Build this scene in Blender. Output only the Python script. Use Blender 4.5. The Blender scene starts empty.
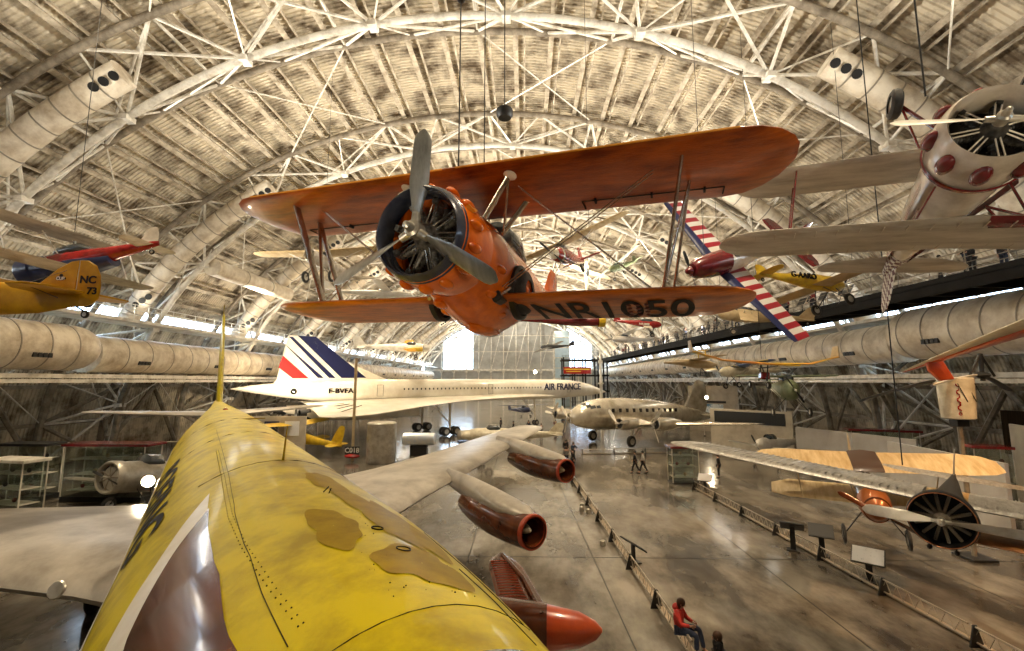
import bpy, bmesh, math, random
from math import sin, cos, pi, radians as R
from mathutils import Vector, Matrix, Euler
random.seed(7)
S = bpy.context.scene
COL = S.collection
# ---------------------------------------------------------------- camera
FPX = 460.0
cam_d = bpy.data.cameras.new('camera'); cam = bpy.data.objects.new('camera', cam_d); COL.objects.link(cam)
cam_d.sensor_fit = 'HORIZONTAL'; cam_d.sensor_width = 36.0; cam_d.lens = 36.0*FPX/1024.0
cam_d.clip_start = .05; cam_d.clip_end = 600
cam.location = (0, 0, 7.2)
yaw = math.atan(12/FPX); pit = math.atan(55.5/FPX)
cam.rotation_euler = (pi/2+pit, 0, yaw)
S.camera = cam
# ---------------------------------------------------------------- world, colour management
W = bpy.data.worlds.new('world'); S.world = W; W.use_nodes = True
bg = W.node_tree.nodes['Background']; bg.inputs[0].default_value = (.72, .86, 1, 1); bg.inputs[1].default_value = 8.0
S.view_settings.view_transform = 'Standard'; S.view_settings.look = 'None'
S.view_settings.gamma = 1.0; S.view_settings.use_curve_mapping = False
S.view_settings.exposure = 0.66
# ---------------------------------------------------------------- lights of the hall and added fill spots
def light(kind, name, loc, energy, col, aim=None, **kw):
    d = bpy.data.lights.new(name, kind); d.energy = energy; d.color = col
    for k, v in kw.items(): setattr(d, k, v)
    o = bpy.data.objects.new(name, d); COL.objects.link(o); o.location = loc
    if aim is not None:
        o.rotation_euler = (Vector(aim)-Vector(loc)).to_track_quat('-Z', 'Y').to_euler()
    return o
HX = -3.0        # centre line of the hall
WARM = (1, .81, .55); NEUT = (1, .92, .78)
for k in range(-1, 10):                       # uplights on the two side walkways, one pair per bay
    y = 17.5+15.25*k; e = 1+.2*max(k, 0)
    for s in (-1, 1):
        light('SPOT', 'walkway_uplight', (HX+s*28.5, y, 13.6), 26000*e, NEUT, (HX-s*3, y, 31), spot_size=R(74), spot_blend=1.0, shadow_soft_size=.35)
        light('AREA', 'ledge_uplight', (HX+s*29.5, y, 12.9), 260*e, NEUT, (HX+s*4, y, 36), shape='RECTANGLE', size=11, size_y=.5)
for k in range(-1, 10):                        # spots hung in the trusses, nearest pair added to brighten the jet
    y = 14+15.25*k
    for x in (-17, 9):
        light('SPOT', 'truss_spot', (HX+x+2, y, 26.3), 6500*(1+.09*max(k, 0)), WARM, (HX+x+2, y+1, 0), spot_size=R(95), spot_blend=.7, shadow_soft_size=.12)
light('SPOT', 'underside_fill_spot', (-5.2, -1.2, 6.6), 800, WARM, (-3.4, 5.6, 9.2), spot_size=R(42), spot_blend=.8, shadow_soft_size=.4)  # added fill spots without fixtures, brightening the undersides of the hung biplanes
light('SPOT', 'underside_fill_spot', (3.6, -1.5, 6.4), 330, WARM, (1.2, 5.6, 9.0), spot_size=R(70), spot_blend=.7, shadow_soft_size=.1)
light('SPOT', 'underside_fill_spot', (7.5, -1.0, 7.0), 420, WARM, (6, 6, 10.5), spot_size=R(60), spot_blend=.7, shadow_soft_size=.1)
light('SPOT', 'exhibit_spot', (19, 10, 14), 3800, (1, .55, .24), (14.5, 18, 0), spot_size=R(80), spot_blend=.8, shadow_soft_size=.2)
# ---------------------------------------------------------------- materials
def mat(name, c, r=.5, m=0.0, c2=None, sc=3.0, bump=0.0, bsc=40.0, lo=.35, hi=.65, coat=0.0, emit=0.0, det=6, r2=None, bd=.02, stretch=None, spec=.5):
    M = bpy.data.materials.new(name); M.use_nodes = True
    nt = M.node_tree; N = nt.nodes; L = nt.links; b = N['Principled BSDF']
    b.inputs['Base Color'].default_value = (*c, 1); b.inputs['Roughness'].default_value = r; b.inputs['Metallic'].default_value = m
    b.inputs['Specular IOR Level'].default_value = spec
    if coat: b.inputs['Coat Weight'].default_value = coat; b.inputs['Coat Roughness'].default_value = .08
    if emit: b.inputs['Emission Color'].default_value = (*c, 1); b.inputs['Emission Strength'].default_value = emit
    tc = N.new('ShaderNodeTexCoord'); src = tc.outputs['Object']
    if stretch:
        mp = N.new('ShaderNodeMapping'); mp.inputs['Scale'].default_value = stretch; L.new(src, mp.inputs[0]); src = mp.outputs[0]
    if c2 is not None:
        n = N.new('ShaderNodeTexNoise'); n.inputs['Scale'].default_value = sc; n.inputs['Detail'].default_value = det; n.inputs['Roughness'].default_value = .65
        L.new(src, n.inputs['Vector'])
        rp = N.new('ShaderNodeValToRGB'); rp.color_ramp.elements[0].position = lo; rp.color_ramp.elements[1].position = hi
        rp.color_ramp.elements[0].color = (*c2, 1); rp.color_ramp.elements[1].color = (*c, 1)
        L.new(n.outputs['Fac'], rp.inputs[0]); L.new(rp.outputs[0], b.inputs['Base Color'])
        if r2 is not None:
            mr = N.new('ShaderNodeMapRange'); mr.inputs['From Min'].default_value = lo; mr.inputs['From Max'].default_value = hi
            mr.inputs['To Min'].default_value = r2; mr.inputs['To Max'].default_value = r
            L.new(n.outputs['Fac'], mr.inputs['Value']); L.new(mr.outputs[0], b.inputs['Roughness'])
    if bump:
        n2 = N.new('ShaderNodeTexNoise'); n2.inputs['Scale'].default_value = bsc; n2.inputs['Detail'].default_value = 4
        L.new(src, n2.inputs['Vector'])
        bp = N.new('ShaderNodeBump'); bp.inputs['Strength'].default_value = bump; bp.inputs['Distance'].default_value = bd
        L.new(n2.outputs['Fac'], bp.inputs['Height']); L.new(bp.outputs[0], b.inputs['Normal'])
    return M
def stripes(name, ca, cb, axis, period, lead=None, leadc=None, r=.4):
    """Painted stripes across a wing (object space); lead = x beyond which the leading-edge colour is used."""
    M = bpy.data.materials.new(name); M.use_nodes = True
    nt = M.node_tree; N = nt.nodes; L = nt.links; b = N['Principled BSDF']; b.inputs['Roughness'].default_value = r
    tc = N.new('ShaderNodeTexCoord'); sp = N.new('ShaderNodeSeparateXYZ'); L.new(tc.outputs['Object'], sp.inputs[0])
    def m(op, a, b2):
        q = N.new('ShaderNodeMath'); q.operation = op
        for i, v in enumerate((a, b2)):
            if v is None: continue
            if isinstance(v, (int, float)): q.inputs[i].default_value = v
            else: L.new(v, q.inputs[i])
        return q.outputs[0]
    f = m('GREATER_THAN', m('FRACT', m('DIVIDE', sp.outputs[axis], period), None), .5)
    mx = N.new('ShaderNodeMix'); mx.data_type = 'RGBA'; mx.inputs[6].default_value = (*ca, 1); mx.inputs[7].default_value = (*cb, 1)
    L.new(f, mx.inputs[0]); out = mx.outputs[2]
    if lead is not None:
        g = m('GREATER_THAN', sp.outputs[0], lead)
        m2 = N.new('ShaderNodeMix'); m2.data_type = 'RGBA'; L.new(g, m2.inputs[0]); L.new(out, m2.inputs[6]); m2.inputs[7].default_value = (*leadc, 1)
        out = m2.outputs[2]
    L.new(out, b.inputs['Base Color'])
    return M
def checker(name, ca, cb, sc, r=.4):
    M = bpy.data.materials.new(name); M.use_nodes = True
    nt = M.node_tree; N = nt.nodes; L = nt.links; b = N['Principled BSDF']; b.inputs['Roughness'].default_value = r
    tc = N.new('ShaderNodeTexCoord'); mp = N.new('ShaderNodeMapping'); mp.inputs['Location'].default_value = (.03, .031, .033); k = N.new('ShaderNodeTexChecker'); k.inputs['Scale'].default_value = sc
    k.inputs['Color1'].default_value = (*ca, 1); k.inputs['Color2'].default_value = (*cb, 1)
    L.new(tc.outputs['Object'], mp.inputs[0]); L.new(mp.outputs[0], k.inputs[0]); L.new(k.outputs[0], b.inputs['Base Color'])
    return M
m_roof = mat('roof_deck', (.68, .60, .46), .6, .0, (.13, .095, .06), .5, .0, lo=.36, hi=.57, spec=.3)
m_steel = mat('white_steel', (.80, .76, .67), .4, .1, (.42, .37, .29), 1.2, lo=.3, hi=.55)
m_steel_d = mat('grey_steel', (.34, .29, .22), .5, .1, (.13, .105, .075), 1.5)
m_purlin = mat('purlin_steel', (.66, .58, .45), .5, .1, (.26, .21, .15), 1., spec=.3)
m_duct = mat('duct_skin', (.84, .76, .62), .45, .0, (.46, .36, .24), .9, .15, 3, lo=.3, hi=.6, bd=.15)
m_band = mat('duct_band', (.33, .29, .23), .5, .2)
m_dark = mat('dark_metal', (.03, .03, .03), .45, .4)
m_black = mat('black', (.012, .012, .012), .5)
m_wall = mat('end_wall_panel', (.52, .52, .49), .6, 0, (.34, .33, .30), .3)
m_white = mat('white_paint', (.85, .83, .78), .35, 0, (.66, .62, .53), 1.5)
m_walk = mat('walkway_dark', (.016, .015, .015), .7, .0, (.008, .008, .008), 1, spec=.15)
m_conc = mat('beige_panel', (.60, .54, .43), .6, 0, (.4, .34, .26), .6)
m_paleg = mat('display_panel', (.60, .57, .53), .6, 0, (.46, .42, .37), .5)
def floor_mat():
    M = mat('polished_concrete', (.27, .24, .195), .11, 0, (.022, .016, .011), .26, .10, 2.2, lo=.36, hi=.62, r2=.17, det=12, bd=.05, stretch=(1.4, .7, 1))
    return M
m_floor = floor_mat()
def glass_mat(name, c, a):
    M = bpy.data.materials.new(name); M.use_nodes = True; nt = M.node_tree; N = nt.nodes; L = nt.links
    N.remove(N['Principled BSDF']); t = N.new('ShaderNodeBsdfTransparent'); t.inputs[0].default_value = (*c, 1)
    g = N.new('ShaderNodeBsdfGlossy'); g.inputs['Roughness'].default_value = .05; mx = N.new('ShaderNodeMixShader'); mx.inputs[0].default_value = a
    L.new(t.outputs[0], mx.inputs[1]); L.new(g.outputs[0], mx.inputs[2]); L.new(mx.outputs[0], N['Material Output'].inputs[0])
    return M
m_glass = glass_mat('window_glass', (.9, .95, 1), .08)
# ---------------------------------------------------------------- mesh builder
class MB:
    def __init__(s): s.v = []; s.f = []
    def add(s, vs, fs):
        o = len(s.v); s.v += [tuple(v) for v in vs]; s.f += [tuple(i+o for i in f) for f in fs]; return s
    def box(s, c, d, rot=None):
        hx, hy, hz = d[0]/2, d[1]/2, d[2]/2
        vs = [Vector((x, y, z)) for x in (-hx, hx) for y in (-hy, hy) for z in (-hz, hz)]
        if rot is not None:
            m = rot if isinstance(rot, Matrix) else Euler(rot).to_matrix(); vs = [m @ v for v in vs]
        c = Vector(c)
        return s.add([v+c for v in vs], [(0, 1, 3, 2), (4, 6, 7, 5), (0, 4, 5, 1), (2, 3, 7, 6), (0, 2, 6, 4), (1, 5, 7, 3)])
    def rings(s, rs, cap=True, closed=True):
        n = len(rs[0]); vs = [p for r in rs for p in r]; fs = []
        for i in range(len(rs)-1):
            for j in range(n if closed else n-1):
                k = (j+1) % n
                fs.append((i*n+j, i*n+k, (i+1)*n+k, (i+1)*n+j))
        if cap and closed: fs.append(tuple(range(n-1, -1, -1))); fs.append(tuple((len(rs)-1)*n+j for j in range(n)))
        return s.add(vs, fs)
    def tube(s, pts, r, n=8, cap=True):
        pts = [Vector(p) for p in pts]; rr = r if isinstance(r, (list, tuple)) else [r]*len(pts); rs = []; u = None
        for i, p in enumerate(pts):
            t = (pts[min(i+1, len(pts)-1)]-pts[max(i-1, 0)]).normalized()
            if u is None: u = t.orthogonal().normalized()
            else:
                u = u-t*u.dot(t); u = u.normalized() if u.length > 1e-6 else t.orthogonal().normalized()
            w = t.cross(u)
            rs.append([p+(u*cos(2*pi*k/n)+w*sin(2*pi*k/n))*rr[i] for k in range(n)])
        return s.rings(rs, cap)
    def bar(s, a, b, w, h, up=(0, 0, 1)):
        a = Vector(a); b = Vector(b); t = (b-a).normalized(); x = t.cross(Vector(up))
        if x.length < 1e-4: x = t.orthogonal()
        x.normalize(); z = x.cross(t)
        return s.rings([[p+x*w/2*i+z*h/2*j for i, j in ((1, 1), (-1, 1), (-1, -1), (1, -1))] for p in (a, b)])
    def strut(s, a, b, w, th, along=(1, 0, 0), n=10):
        """streamlined strut: wide along 'along'"""
        a = Vector(a); b = Vector(b); t = (b-a).normalized(); x = Vector(along); x = (x-t*x.dot(t)).normalized(); y = t.cross(x)
        return s.rings([[p+x*w/2*cos(2*pi*k/n)+y*th/2*sin(2*pi*k/n) for k in range(n)] for p in (a, b)])
    def lathe(s, prof, axis='X', n=24, c=(0, 0, 0), cap=False):
        rs = []
        for (a, r) in prof:
            ring = []
            for k in range(n):
                q = 2*pi*k/n; u, v = r*cos(q), r*sin(q)
                p = (a, u, v) if axis == 'X' else ((v, a, u) if axis == 'Y' else (u, v, a))
                ring.append(Vector(p)+Vector(c))
            rs.append(ring)
        return s.rings(rs, cap)
    def ball(s, c, r, n=10, m=6):
        r = r if isinstance(r, (tuple, list)) else (r, r, r)
        rs = []
        for i in range(m+1):
            a = -pi/2+pi*i/m; q = max(cos(a), .02)
            rs.append([Vector((c[0]+r[0]*q*cos(2*pi*k/n), c[1]+r[1]*q*sin(2*pi*k/n), c[2]+r[2]*sin(a))) for k in range(n)])
        return s.rings(rs)
    def poly(s, pts, nrm, th):
        """prism of outline pts, thickness th along nrm (centred)"""
        nrm = Vector(nrm).normalized(); n = len(pts)
        a = [Vector(p)-nrm*th/2 for p in pts]; b = [Vector(p)+nrm*th/2 for p in pts]
        return s.add(a+b, [tuple(range(n-1, -1, -1)), tuple(range(n, 2*n))]+[(i, (i+1) % n, n+(i+1) % n, n+i) for i in range(n)])
    def hull(s, st, n=24, cap=True):
        """fuselage: stations (x, zc, half width, half height[, squareness])"""
        rs = []
        for q in st:
            x, zc, w, h = q[:4]; e = q[4] if len(q) > 4 else 1.0; ring = []
            for k in range(n):
                a = 2*pi*k/n; c, d = cos(a), sin(a)
                ring.append(Vector((x, w*math.copysign(abs(c)**e, c), zc+h*math.copysign(abs(d)**e, d))))
            rs.append(ring)
        return s.rings(rs, cap)
    def wing(s, st, n=14, vertical=False, inc=0.0):
        """stations (span, x of leading edge, z, chord, thickness); leading edge towards +x"""
        rs = []
        h = n//2
        for (y, xl, z, c, t) in st:
            ring = []
            for k in range(n):
                if k <= h: u = .5*(1-cos(pi*k/h)); top = 1
                else: u = .5*(1-cos(pi*(n-k)/(n-h))); top = -1
                u = min(max(u, 0), 1)
                yt = 5*t*(.2969*math.sqrt(u)-.126*u-.3516*u*u+.2843*u**3-.1*u**4)
                zz = yt*top*(1.2 if top > 0 else .8)
                zz -= u*c*inc
                ring.append(Vector((xl-u*c, y, z+zz)) if not vertical else Vector((xl-u*c, z+zz*.8, y)))
            rs.append(ring)
        return s.rings(rs)
    def build(s, name, m, parent=None, smooth=True, bevel=0, **props):
        me = bpy.data.meshes.new(name); me.from_pydata([tuple(v) for v in s.v], [], s.f); me.validate()
        bm = bmesh.new(); bm.from_mesh(me); bmesh.ops.recalc_face_normals(bm, faces=bm.faces); bm.to_mesh(me); bm.free()
        o = bpy.data.objects.new(name, me); COL.objects.link(o); me.materials.append(m)
        if parent is not None: o.parent = parent
        if smooth:
            for p in me.polygons: p.use_smooth = True
            try: me.set_sharp_from_angle(angle=R(38))
            except Exception: pass
        if bevel:
            b = o.modifiers.new('bevel', 'BEVEL'); b.width = bevel; b.segments = 2; b.limit_method = 'ANGLE'
        for k, v in props.items(): o[k] = v
        return o
def thing(name, label, cat, loc=(0, 0, 0), rot=(0, 0, 0), group=None):
    o = bpy.data.objects.new(name, None); COL.objects.link(o); o.location = loc; o.rotation_euler = rot; o.empty_display_size = .2
    o['label'] = label; o['category'] = cat
    if group: o['group'] = group
    return o
def tag(o, label, cat, group=None, loc=None, rot=None):
    o['label'] = label; o['category'] = cat
    if group: o['group'] = group
    if loc is not None: o.location = loc
    if rot is not None: o.rotation_euler = rot
    return o
def struct(o): o['kind'] = 'structure'; return o
def copy_tree(o, parent=None):
    c = o.copy(); COL.objects.link(c)
    if parent is not None: c.parent = parent
    for ch in list(o.children): copy_tree(ch, c)
    return c
def text(name, body, size, m, parent, loc, rot, ext=.004, sx=1.0, shear=0.0, bold=0.0, align='CENTER'):
    d = bpy.data.curves.new(name, 'FONT'); d.body = body; d.size = size; d.extrude = ext; d.align_x = align; d.align_y = 'CENTER'; d.shear = shear; d.offset = bold
    t = bpy.data.objects.new('t', d); COL.objects.link(t); bpy.context.view_layer.update()
    me = bpy.data.meshes.new_from_object(t.evaluated_get(bpy.context.evaluated_depsgraph_get())); bpy.data.objects.remove(t)
    me.transform(Matrix.Diagonal((sx, 1, 1, 1))); me.materials.clear(); me.materials.append(m)
    o = bpy.data.objects.new(name, me); COL.objects.link(o); o.parent = parent; o.location = loc; o.rotation_euler = rot
    return o
def hang(x, y, z, parent_label=None, name='hanging_cable', top=None, r=.012):
    zt = top if top else 31.0*math.sqrt(max(0, 1-((x-HX)/37.4)**2))
    o = MB().tube([(0, 0, 0), (0, 0, zt-z)], r, 5).build(name, m_dark); o.location = (x, y, z)
    return o
# ---------------------------------------------------------------- the hall
RA, RH = 37.8, 31.2
Y0, Y1 = -32.0, 171.0
def el(t, a=RA, h=RH): return (HX+a*cos(t), h*sin(t))
ZG0, ZG1 = 12.5, 13.9              # the glazed strip above the side walkways
def shell(name, t0, t1, nseg, m):
    mb = MB(); per = .32; prof = [(0, 0), (.35, 0), (.5, 1), (.85, 1)]; ys = []; y = Y0
    while y < Y1:
        for f, a in prof: ys.append((y+f*per, a*.07))
        y += per
    ts = [t0+(t1-t0)*i/nseg for i in range(nseg+1)]; n = len(ts)
    vs = []
    for (yy, d) in ys:
        for t in ts:
            x, z = el(t, RA+d, RH+d); vs.append((x, yy, z))
    fs = [(i*n+j, (i+1)*n+j, (i+1)*n+j+1, i*n+j+1) for i in range(len(ys)-1) for j in range(n-1)]
    mb.add(vs, fs); return struct(mb.build(name, m, smooth=False))
tg0, tg1 = math.asin(ZG0/RH), math.asin(ZG1/RH)
shell('ceiling', tg1, pi-tg1, 44, m_roof)
shell('wall_right', 0, tg0, 6, m_roof); shell('wall_left', pi-tg0, pi, 6, m_roof)
fl = MB().box((HX, (Y0+Y1)/2, -.15), (80, Y1-Y0, .3)).build('floor', m_floor, smooth=False); struct(fl)
for s, nm, wn in ((1, 'trim_1', 'window_1'), (-1, 'trim_2', 'window_2')):
    mb = MB(); gl = MB()
    for z in (ZG0, ZG1):
        t = math.asin(z/RH); x = HX+s*RA*cos(t); mb.box((x, (Y0+Y1)/2, z), (.25, Y1-Y0, .22))
    y = Y0
    x0, x1 = HX+s*RA*cos(tg0), HX+s*RA*cos(tg1)
    while y < Y1: mb.bar((x0, y, ZG0), (x1, y, ZG1), .1, .14); y += 2.54
    struct(mb.build(nm, m_steel, smooth=False))
    gl.poly([(x0, Y0, ZG0), (x1, Y0, ZG1), (x1, Y1, ZG1), (x0, Y1, ZG0)], (ZG1-ZG0, 0, x0-x1), .02)
    struct(gl.build(wn, m_glass, smooth=False))
def endwall(name, y, glazed):
    ts = [pi*i/40 for i in range(41)]; mb = MB(); ribs = MB(); g = MB()
    zt = 11.0
    tA = math.asin(zt/RH)
    low = [el(t) for t in ts if t < tA]+[el(tA)]; lowl = [(2*HX-x, z) for x, z in reversed(low)]
    mb.poly([(x, y, z) for x, z in low+lowl], (0, 1, 0), .4)
    up = [el(tA+(pi-2*tA)*i/30) for i in range(31)]
    if glazed:
        # two glazed bays and a solid field between them
        def band(xa, xb, m):
            n = 8; xs = [xa+(xb-xa)*i/n for i in range(n+1)]
            m.poly([(xs[0], y, zt)]+[(xs[-1], y, zt)]+[(x, y, RH*math.sqrt(max(0, 1-((x-HX)/RA)**2))) for x in reversed(xs)], (0, 1, 0), .3)
        band(HX-34, HX-27, mb); band(HX-16, HX+19, mb); band(HX+28, HX+34, mb)
        band(HX-27, HX-16, g); band(HX+19, HX+28, g)
        struct(g.build('window_3', m_glass, smooth=False))
    else:
        mb.poly([(x, y, z) for x, z in up], (0, 1, 0), .4)
    struct(mb.build(name, m_wall, smooth=False))
    if glazed:
        for i in range(-7, 8):
            x = HX+i*4.6; z = 10.6
            if abs(x-HX) > 33: continue
            ribs.box((x, y-.5, z/2), (.35, .5, z)); ribs.box((x, y-.9, z), (.9, .9, .9))
            zz = RH*math.sqrt(1-((x-HX)/RA)**2); ribs.tube([(x, y-.6, zt), (x, y-.6, zz)], .16, 6)
            if abs(x-HX) < 30: ribs.tube([(x, y-.7, zt), (x+4.6, y-.7, min(zz, RH*math.sqrt(max(0, 1-((x+4.6-HX)/RA)**2)))-.5)], .12, 6)
        ribs.box((HX, y-.7, 11.2), (66, .9, .8)); ribs.box((HX, y-.5, 18), (60, .3, .3)); ribs.box((HX, y-.5, 24), (44, .3, .3))
        struct(ribs.build('trim_3', m_steel, smooth=False))
endwall('wall_far', Y1, True); endwall('wall_near', Y0, False)
# purlins
zlo = 15.2; NP = 33
ta = math.asin(zlo/RH)
for i in range(NP):
    t = ta+(pi-2*ta)*i/(NP-1); x, z = el(t, RA-.32, RH-.32); nx, nz = cos(t)/RA, sin(t)/RH; ang = math.atan2(nx, nz)
    mb = MB(); m3 = Matrix.Rotation(ang, 3, 'Y')
    for dx, w, h in ((0, .10, .42), (0, .34, .05)):
        mb.box((dx, 0, -.2 if w > .2 else 0), (w, Y1-Y0-.6, h))
    for q in (-.16,): mb.box((.62, 0, .05), (.1, Y1-Y0-.6, .26))
    o = mb.build('roof_purlin', m_purlin, smooth=False); o.location = (x, (Y0+Y1)/2, z); o.rotation_euler = (0, ang, 0); struct(o)
# trusses
NU = 26
A_U, H_U = RA-.95, RH-.95; A_L, H_L = 33.2, 28.9
def up_pt(i, yo): x, z = el(pi*i/NU, A_U, H_U); return Vector((x, yo, z))
def lo_pt(i): x, z = el(pi*(i+.5)/NU, A_L, H_L); return Vector((x, 0, z))
def truss_meshes():
    up = [MB(), MB()]; lo = MB(); web = MB(); arc = [pi*k/72 for k in range(73)]
    for q, yo in ((0, -2.9), (1, 2.9)):
        up[q].tube([(el(t, A_U, H_U)[0], yo, el(t, A_U, H_U)[1]) for t in arc], .22, 10)
    lo.tube([(el(t, A_L, H_L)[0], 0, el(t, A_L, H_L)[1]) for t in arc], .23, 10)
    for i in range(0, NU, 2):
        L = lo_pt(i)
        for yo in (-2.9, 2.9):
            for j in (i-1, i, i+1, i+2):
                if 0 <= j <= NU: web.tube([L, up_pt(j, yo)], .10 if j != i else .06, 6)
        web.box(L+Vector((0, 0, -.12)), (.5, .7, .3))
    for i in range(1, NU, 2):
        web.tube([up_pt(i, -2.9), up_pt(i, 2.9)], .1, 6)
        if i+2 <= NU: web.tube([up_pt(i, -2.9), up_pt(i+2, 2.9)], .07, 6)
    return up, lo, web
up, lo, web = truss_meshes()
tr = None
for k in range(-2, 10):
    y = 25+15.25*k
    if tr is None:
        tr = bpy.data.objects.new('roof_truss', None); COL.objects.link(tr); struct(tr)
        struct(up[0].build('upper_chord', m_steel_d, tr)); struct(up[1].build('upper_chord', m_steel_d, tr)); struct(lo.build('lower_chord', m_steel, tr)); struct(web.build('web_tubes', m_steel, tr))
        tr.location = (0, y, 0); r0 = tr
    else:
        tr = copy_tree(r0); tr.location = (0, y, 0)
# bracing in the planes between the trusses
mbz = MB()
for k in range(-1, 9):
    y = 25+15.25*k+2.9; y2 = y+15.25-5.8
    for i in range(3, NU-2, 4):
        p = el(pi*i/NU, A_U, H_U); q = el(pi*(i+2)/NU, A_U, H_U)
        mbz.tube([(p[0], y, p[1]), (q[0], y2, q[1])], .05, 5); mbz.tube([(q[0], y, q[1]), (p[0], y2, p[1])], .05, 5)
struct(mbz.build('roof_bracing', m_steel, smooth=False))
# side ducts that climb the trusses and end in nozzles
def arc_duct(s):
    t0, t1 = math.asin(12.3/29.6), math.acos(20/34.6)+.02
    pts = []
    for k in range(15):
        t = t0+(t1-t0)*k/14; x, z = (34.6*cos(t), 29.4*sin(t)); pts.append((HX+s*x, 0, z))
    e = thing('air_duct', '', 'air duct')
    MB().tube(pts, .78, 18).build('duct_tube', m_duct, e)
    b = MB()
    for k in range(1, 14, 1):
        p = Vector(pts[k]); d = (Vector(pts[min(k+1, 14)])-p).normalized(); b.tube([p-d*.04, p+d*.04], .8, 18)
    b.build('joint_bands', m_band, e)
    d = (Vector(pts[-1])-Vector(pts[-2])).normalized(); nn = Vector((-s*.55, -.75, -.35)).normalized()
    n = MB()
    for k in (0, 1, 2): p = Vector(pts[-1])-d*(.5+.62*k); n.tube([p+nn*.6, p+nn*.92], .24, 12)
    n.build('nozzle_row', m_black, e); n = MB()
    for k in (0, 1, 2): p = Vector(pts[2])-d*(.5-.62*k); n.tube([p+nn*.6, p+nn*.92], .24, 12)
    n.build('nozzle_row', m_black, e)
    return e
for s in (-1, 1):
    d0 = None
    for k in range(-1, 9):
        y = 25+15.25*k-1.6
        e = arc_duct(s) if d0 is None else copy_tree(d0); d0 = d0 or e
        e.location = (0, y, 0); side = 'left' if s < 0 else 'right'
        e['label'] = 'white air duct climbing the %s roof curve beside a truss' % side; e['group'] = 'air ducts up the %s side' % side
e = thing('cross_duct', 'short white horizontal air duct high by the left roof', 'air duct', (-28.6, 40.6, 17.6))
MB().tube([(0, 0, 0), (0, 13.5, 0)], .8, 20).build('duct_tube', m_duct, e)
MB().tube([(0, 4.5, 0), (0, 4.6, 0)], .83, 20).tube([(0, 9, 0), (0, 9.1, 0)], .83, 20).build('joint_bands', m_band, e)
# the big supply ducts along both sides
def big_duct(name, label, x, z, r, y0, y1, step=2.0, dome=False, grp=None):
    e = thing(name, label, 'duct', (x, y0, z), (0, 0, 0), grp)
    L = y1-y0; prof = [(0, r), (L, r)]
    if dome: prof = [(0, r)]+[(L-2.0+2.0*sin(a*pi/16), max(r*cos(a*pi/16), .02)) for a in range(0, 9)]
    MB().lathe(prof, 'Y', 40, cap=True).build('duct_tube', m_duct, e)
    b = MB(); y = step
    while y < L-1.9: b.lathe([(y-.04, r+.015), (y-.04, r+.03), (y+.04, r+.03), (y+.04, r+.015)], 'Y', 40); y += step
    b.build('joint_bands', m_band, e)
    g = MB(); y = step*1.5; sd = 1 if x < 0 else -1
    while y < L-1:
        for q in range(4): g.box((sd*(r*.93), y+.32*q, -r*.42), (.12, .24, .3))
        y += step*4
    g.build('vent_grilles', m_dark, e)
    return e
big_duct('supply_duct', 'fat white banded duct in the left foreground with a rounded end', -32.6, 9.55, 1.62, -20, 34, 1.9, True)
big_duct('supply_duct', 'white banded duct running on along the left wall behind the rounded duct', -33.6, 9.3, 1.45, 34.3, 165, 2.4)
big_duct('supply_duct', 'fat white banded duct at the right edge with a rounded end', 26.6, 10.35, 1.7, -20, 33.5, 1.9, True)
big_duct('supply_duct', 'white banded duct running on along the right wall under the walkway', 27.6, 10.0, 1.45, 33.8, 165, 2.4)
# left service walkway with white railing, ledge under the ducts
for s, x in ((-1, -33.2), (1, 28.6)):
    mb = MB(); mb.box((x, (Y0+Y1)/2, 12.1 if s < 0 else 11.95), (2.6, Y1-Y0-1, .25)); mb.box((x+s*.2, (Y0+Y1)/2, 7.55), (2.8, Y1-Y0-1, .3)); mb.box((x-s*1.2, (Y0+Y1)/2, 7.2), (.2, Y1-Y0-1, .25))
    struct(mb.build('trim_4' if s < 0 else 'trim_5', m_steel, smooth=False))
mb = MB(); y = -18
while y < 160: mb.tube([(-32, y, 12.2), (-32, y, 13.5)], .03, 5); y += 1.4
for z in (12.6, 13.0, 13.45): mb.tube([(-32, -18, z), (-32, 160, z)], .035, 6)
tag(mb.build('walkway_railing', m_white), 'white railing of the left service walkway above the duct', 'railing')
# raking columns, girts and kneebraces of the side walls
for s in (-1, 1):
    rk = None
    for k in range(-2, 10):
        y = 25+15.25*k
        if rk is None:
            rk = bpy.data.objects.new('wall_frame', None); COL.objects.link(rk); struct(rk); m0 = MB(); m1 = MB()
            X = lambda z, o=0: HX+s*((RA-o)*math.sqrt(1-(z/RH)**2))
            for yo in (-2.9, 2.9): m0.tube([(X(z, .9), yo, z) for z in (0, 3, 6, 9, 12)], .27, 8)
            m0.tube([(HX+s*33.2, 0, 0), (HX+s*32.6, 0, 5.5), (HX+s*30.8, 0, 10.8)], .28, 8)
            for a, b in ((0.3, 3.6), (6.8, 3.6), (6.8, 10)):
                for yo in (-2.9, 2.9): m1.tube([(HX+s*33.0, 0, a), (X(b, .9), yo, b)], .16, 6)
            for yo in (-1, 1):
                m1.tube([(X(.4, 1), yo*2.9, .4), (X(6.6, 1.0), yo*7.6, 6.6)], .2, 6)
            struct(m0.build('raking_column', m_steel_d, rk)); struct(m1.build('knee_brace', m_steel_d, rk)); rk.location = (0, y, 0); r1 = rk
        else: rk = copy_tree(r1); rk.location = (0, y, 0)
    g = MB()
    for z in (3.6, 6.7, 9.6): g.box((HX+s*((RA-.6)*math.sqrt(1-(z/RH)**2)), (Y0+Y1)/2, z), (.25, Y1-Y0-1, .3))
    struct(g.build('trim_6' if s < 0 else 'trim_7', m_steel_d, smooth=False))
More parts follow.
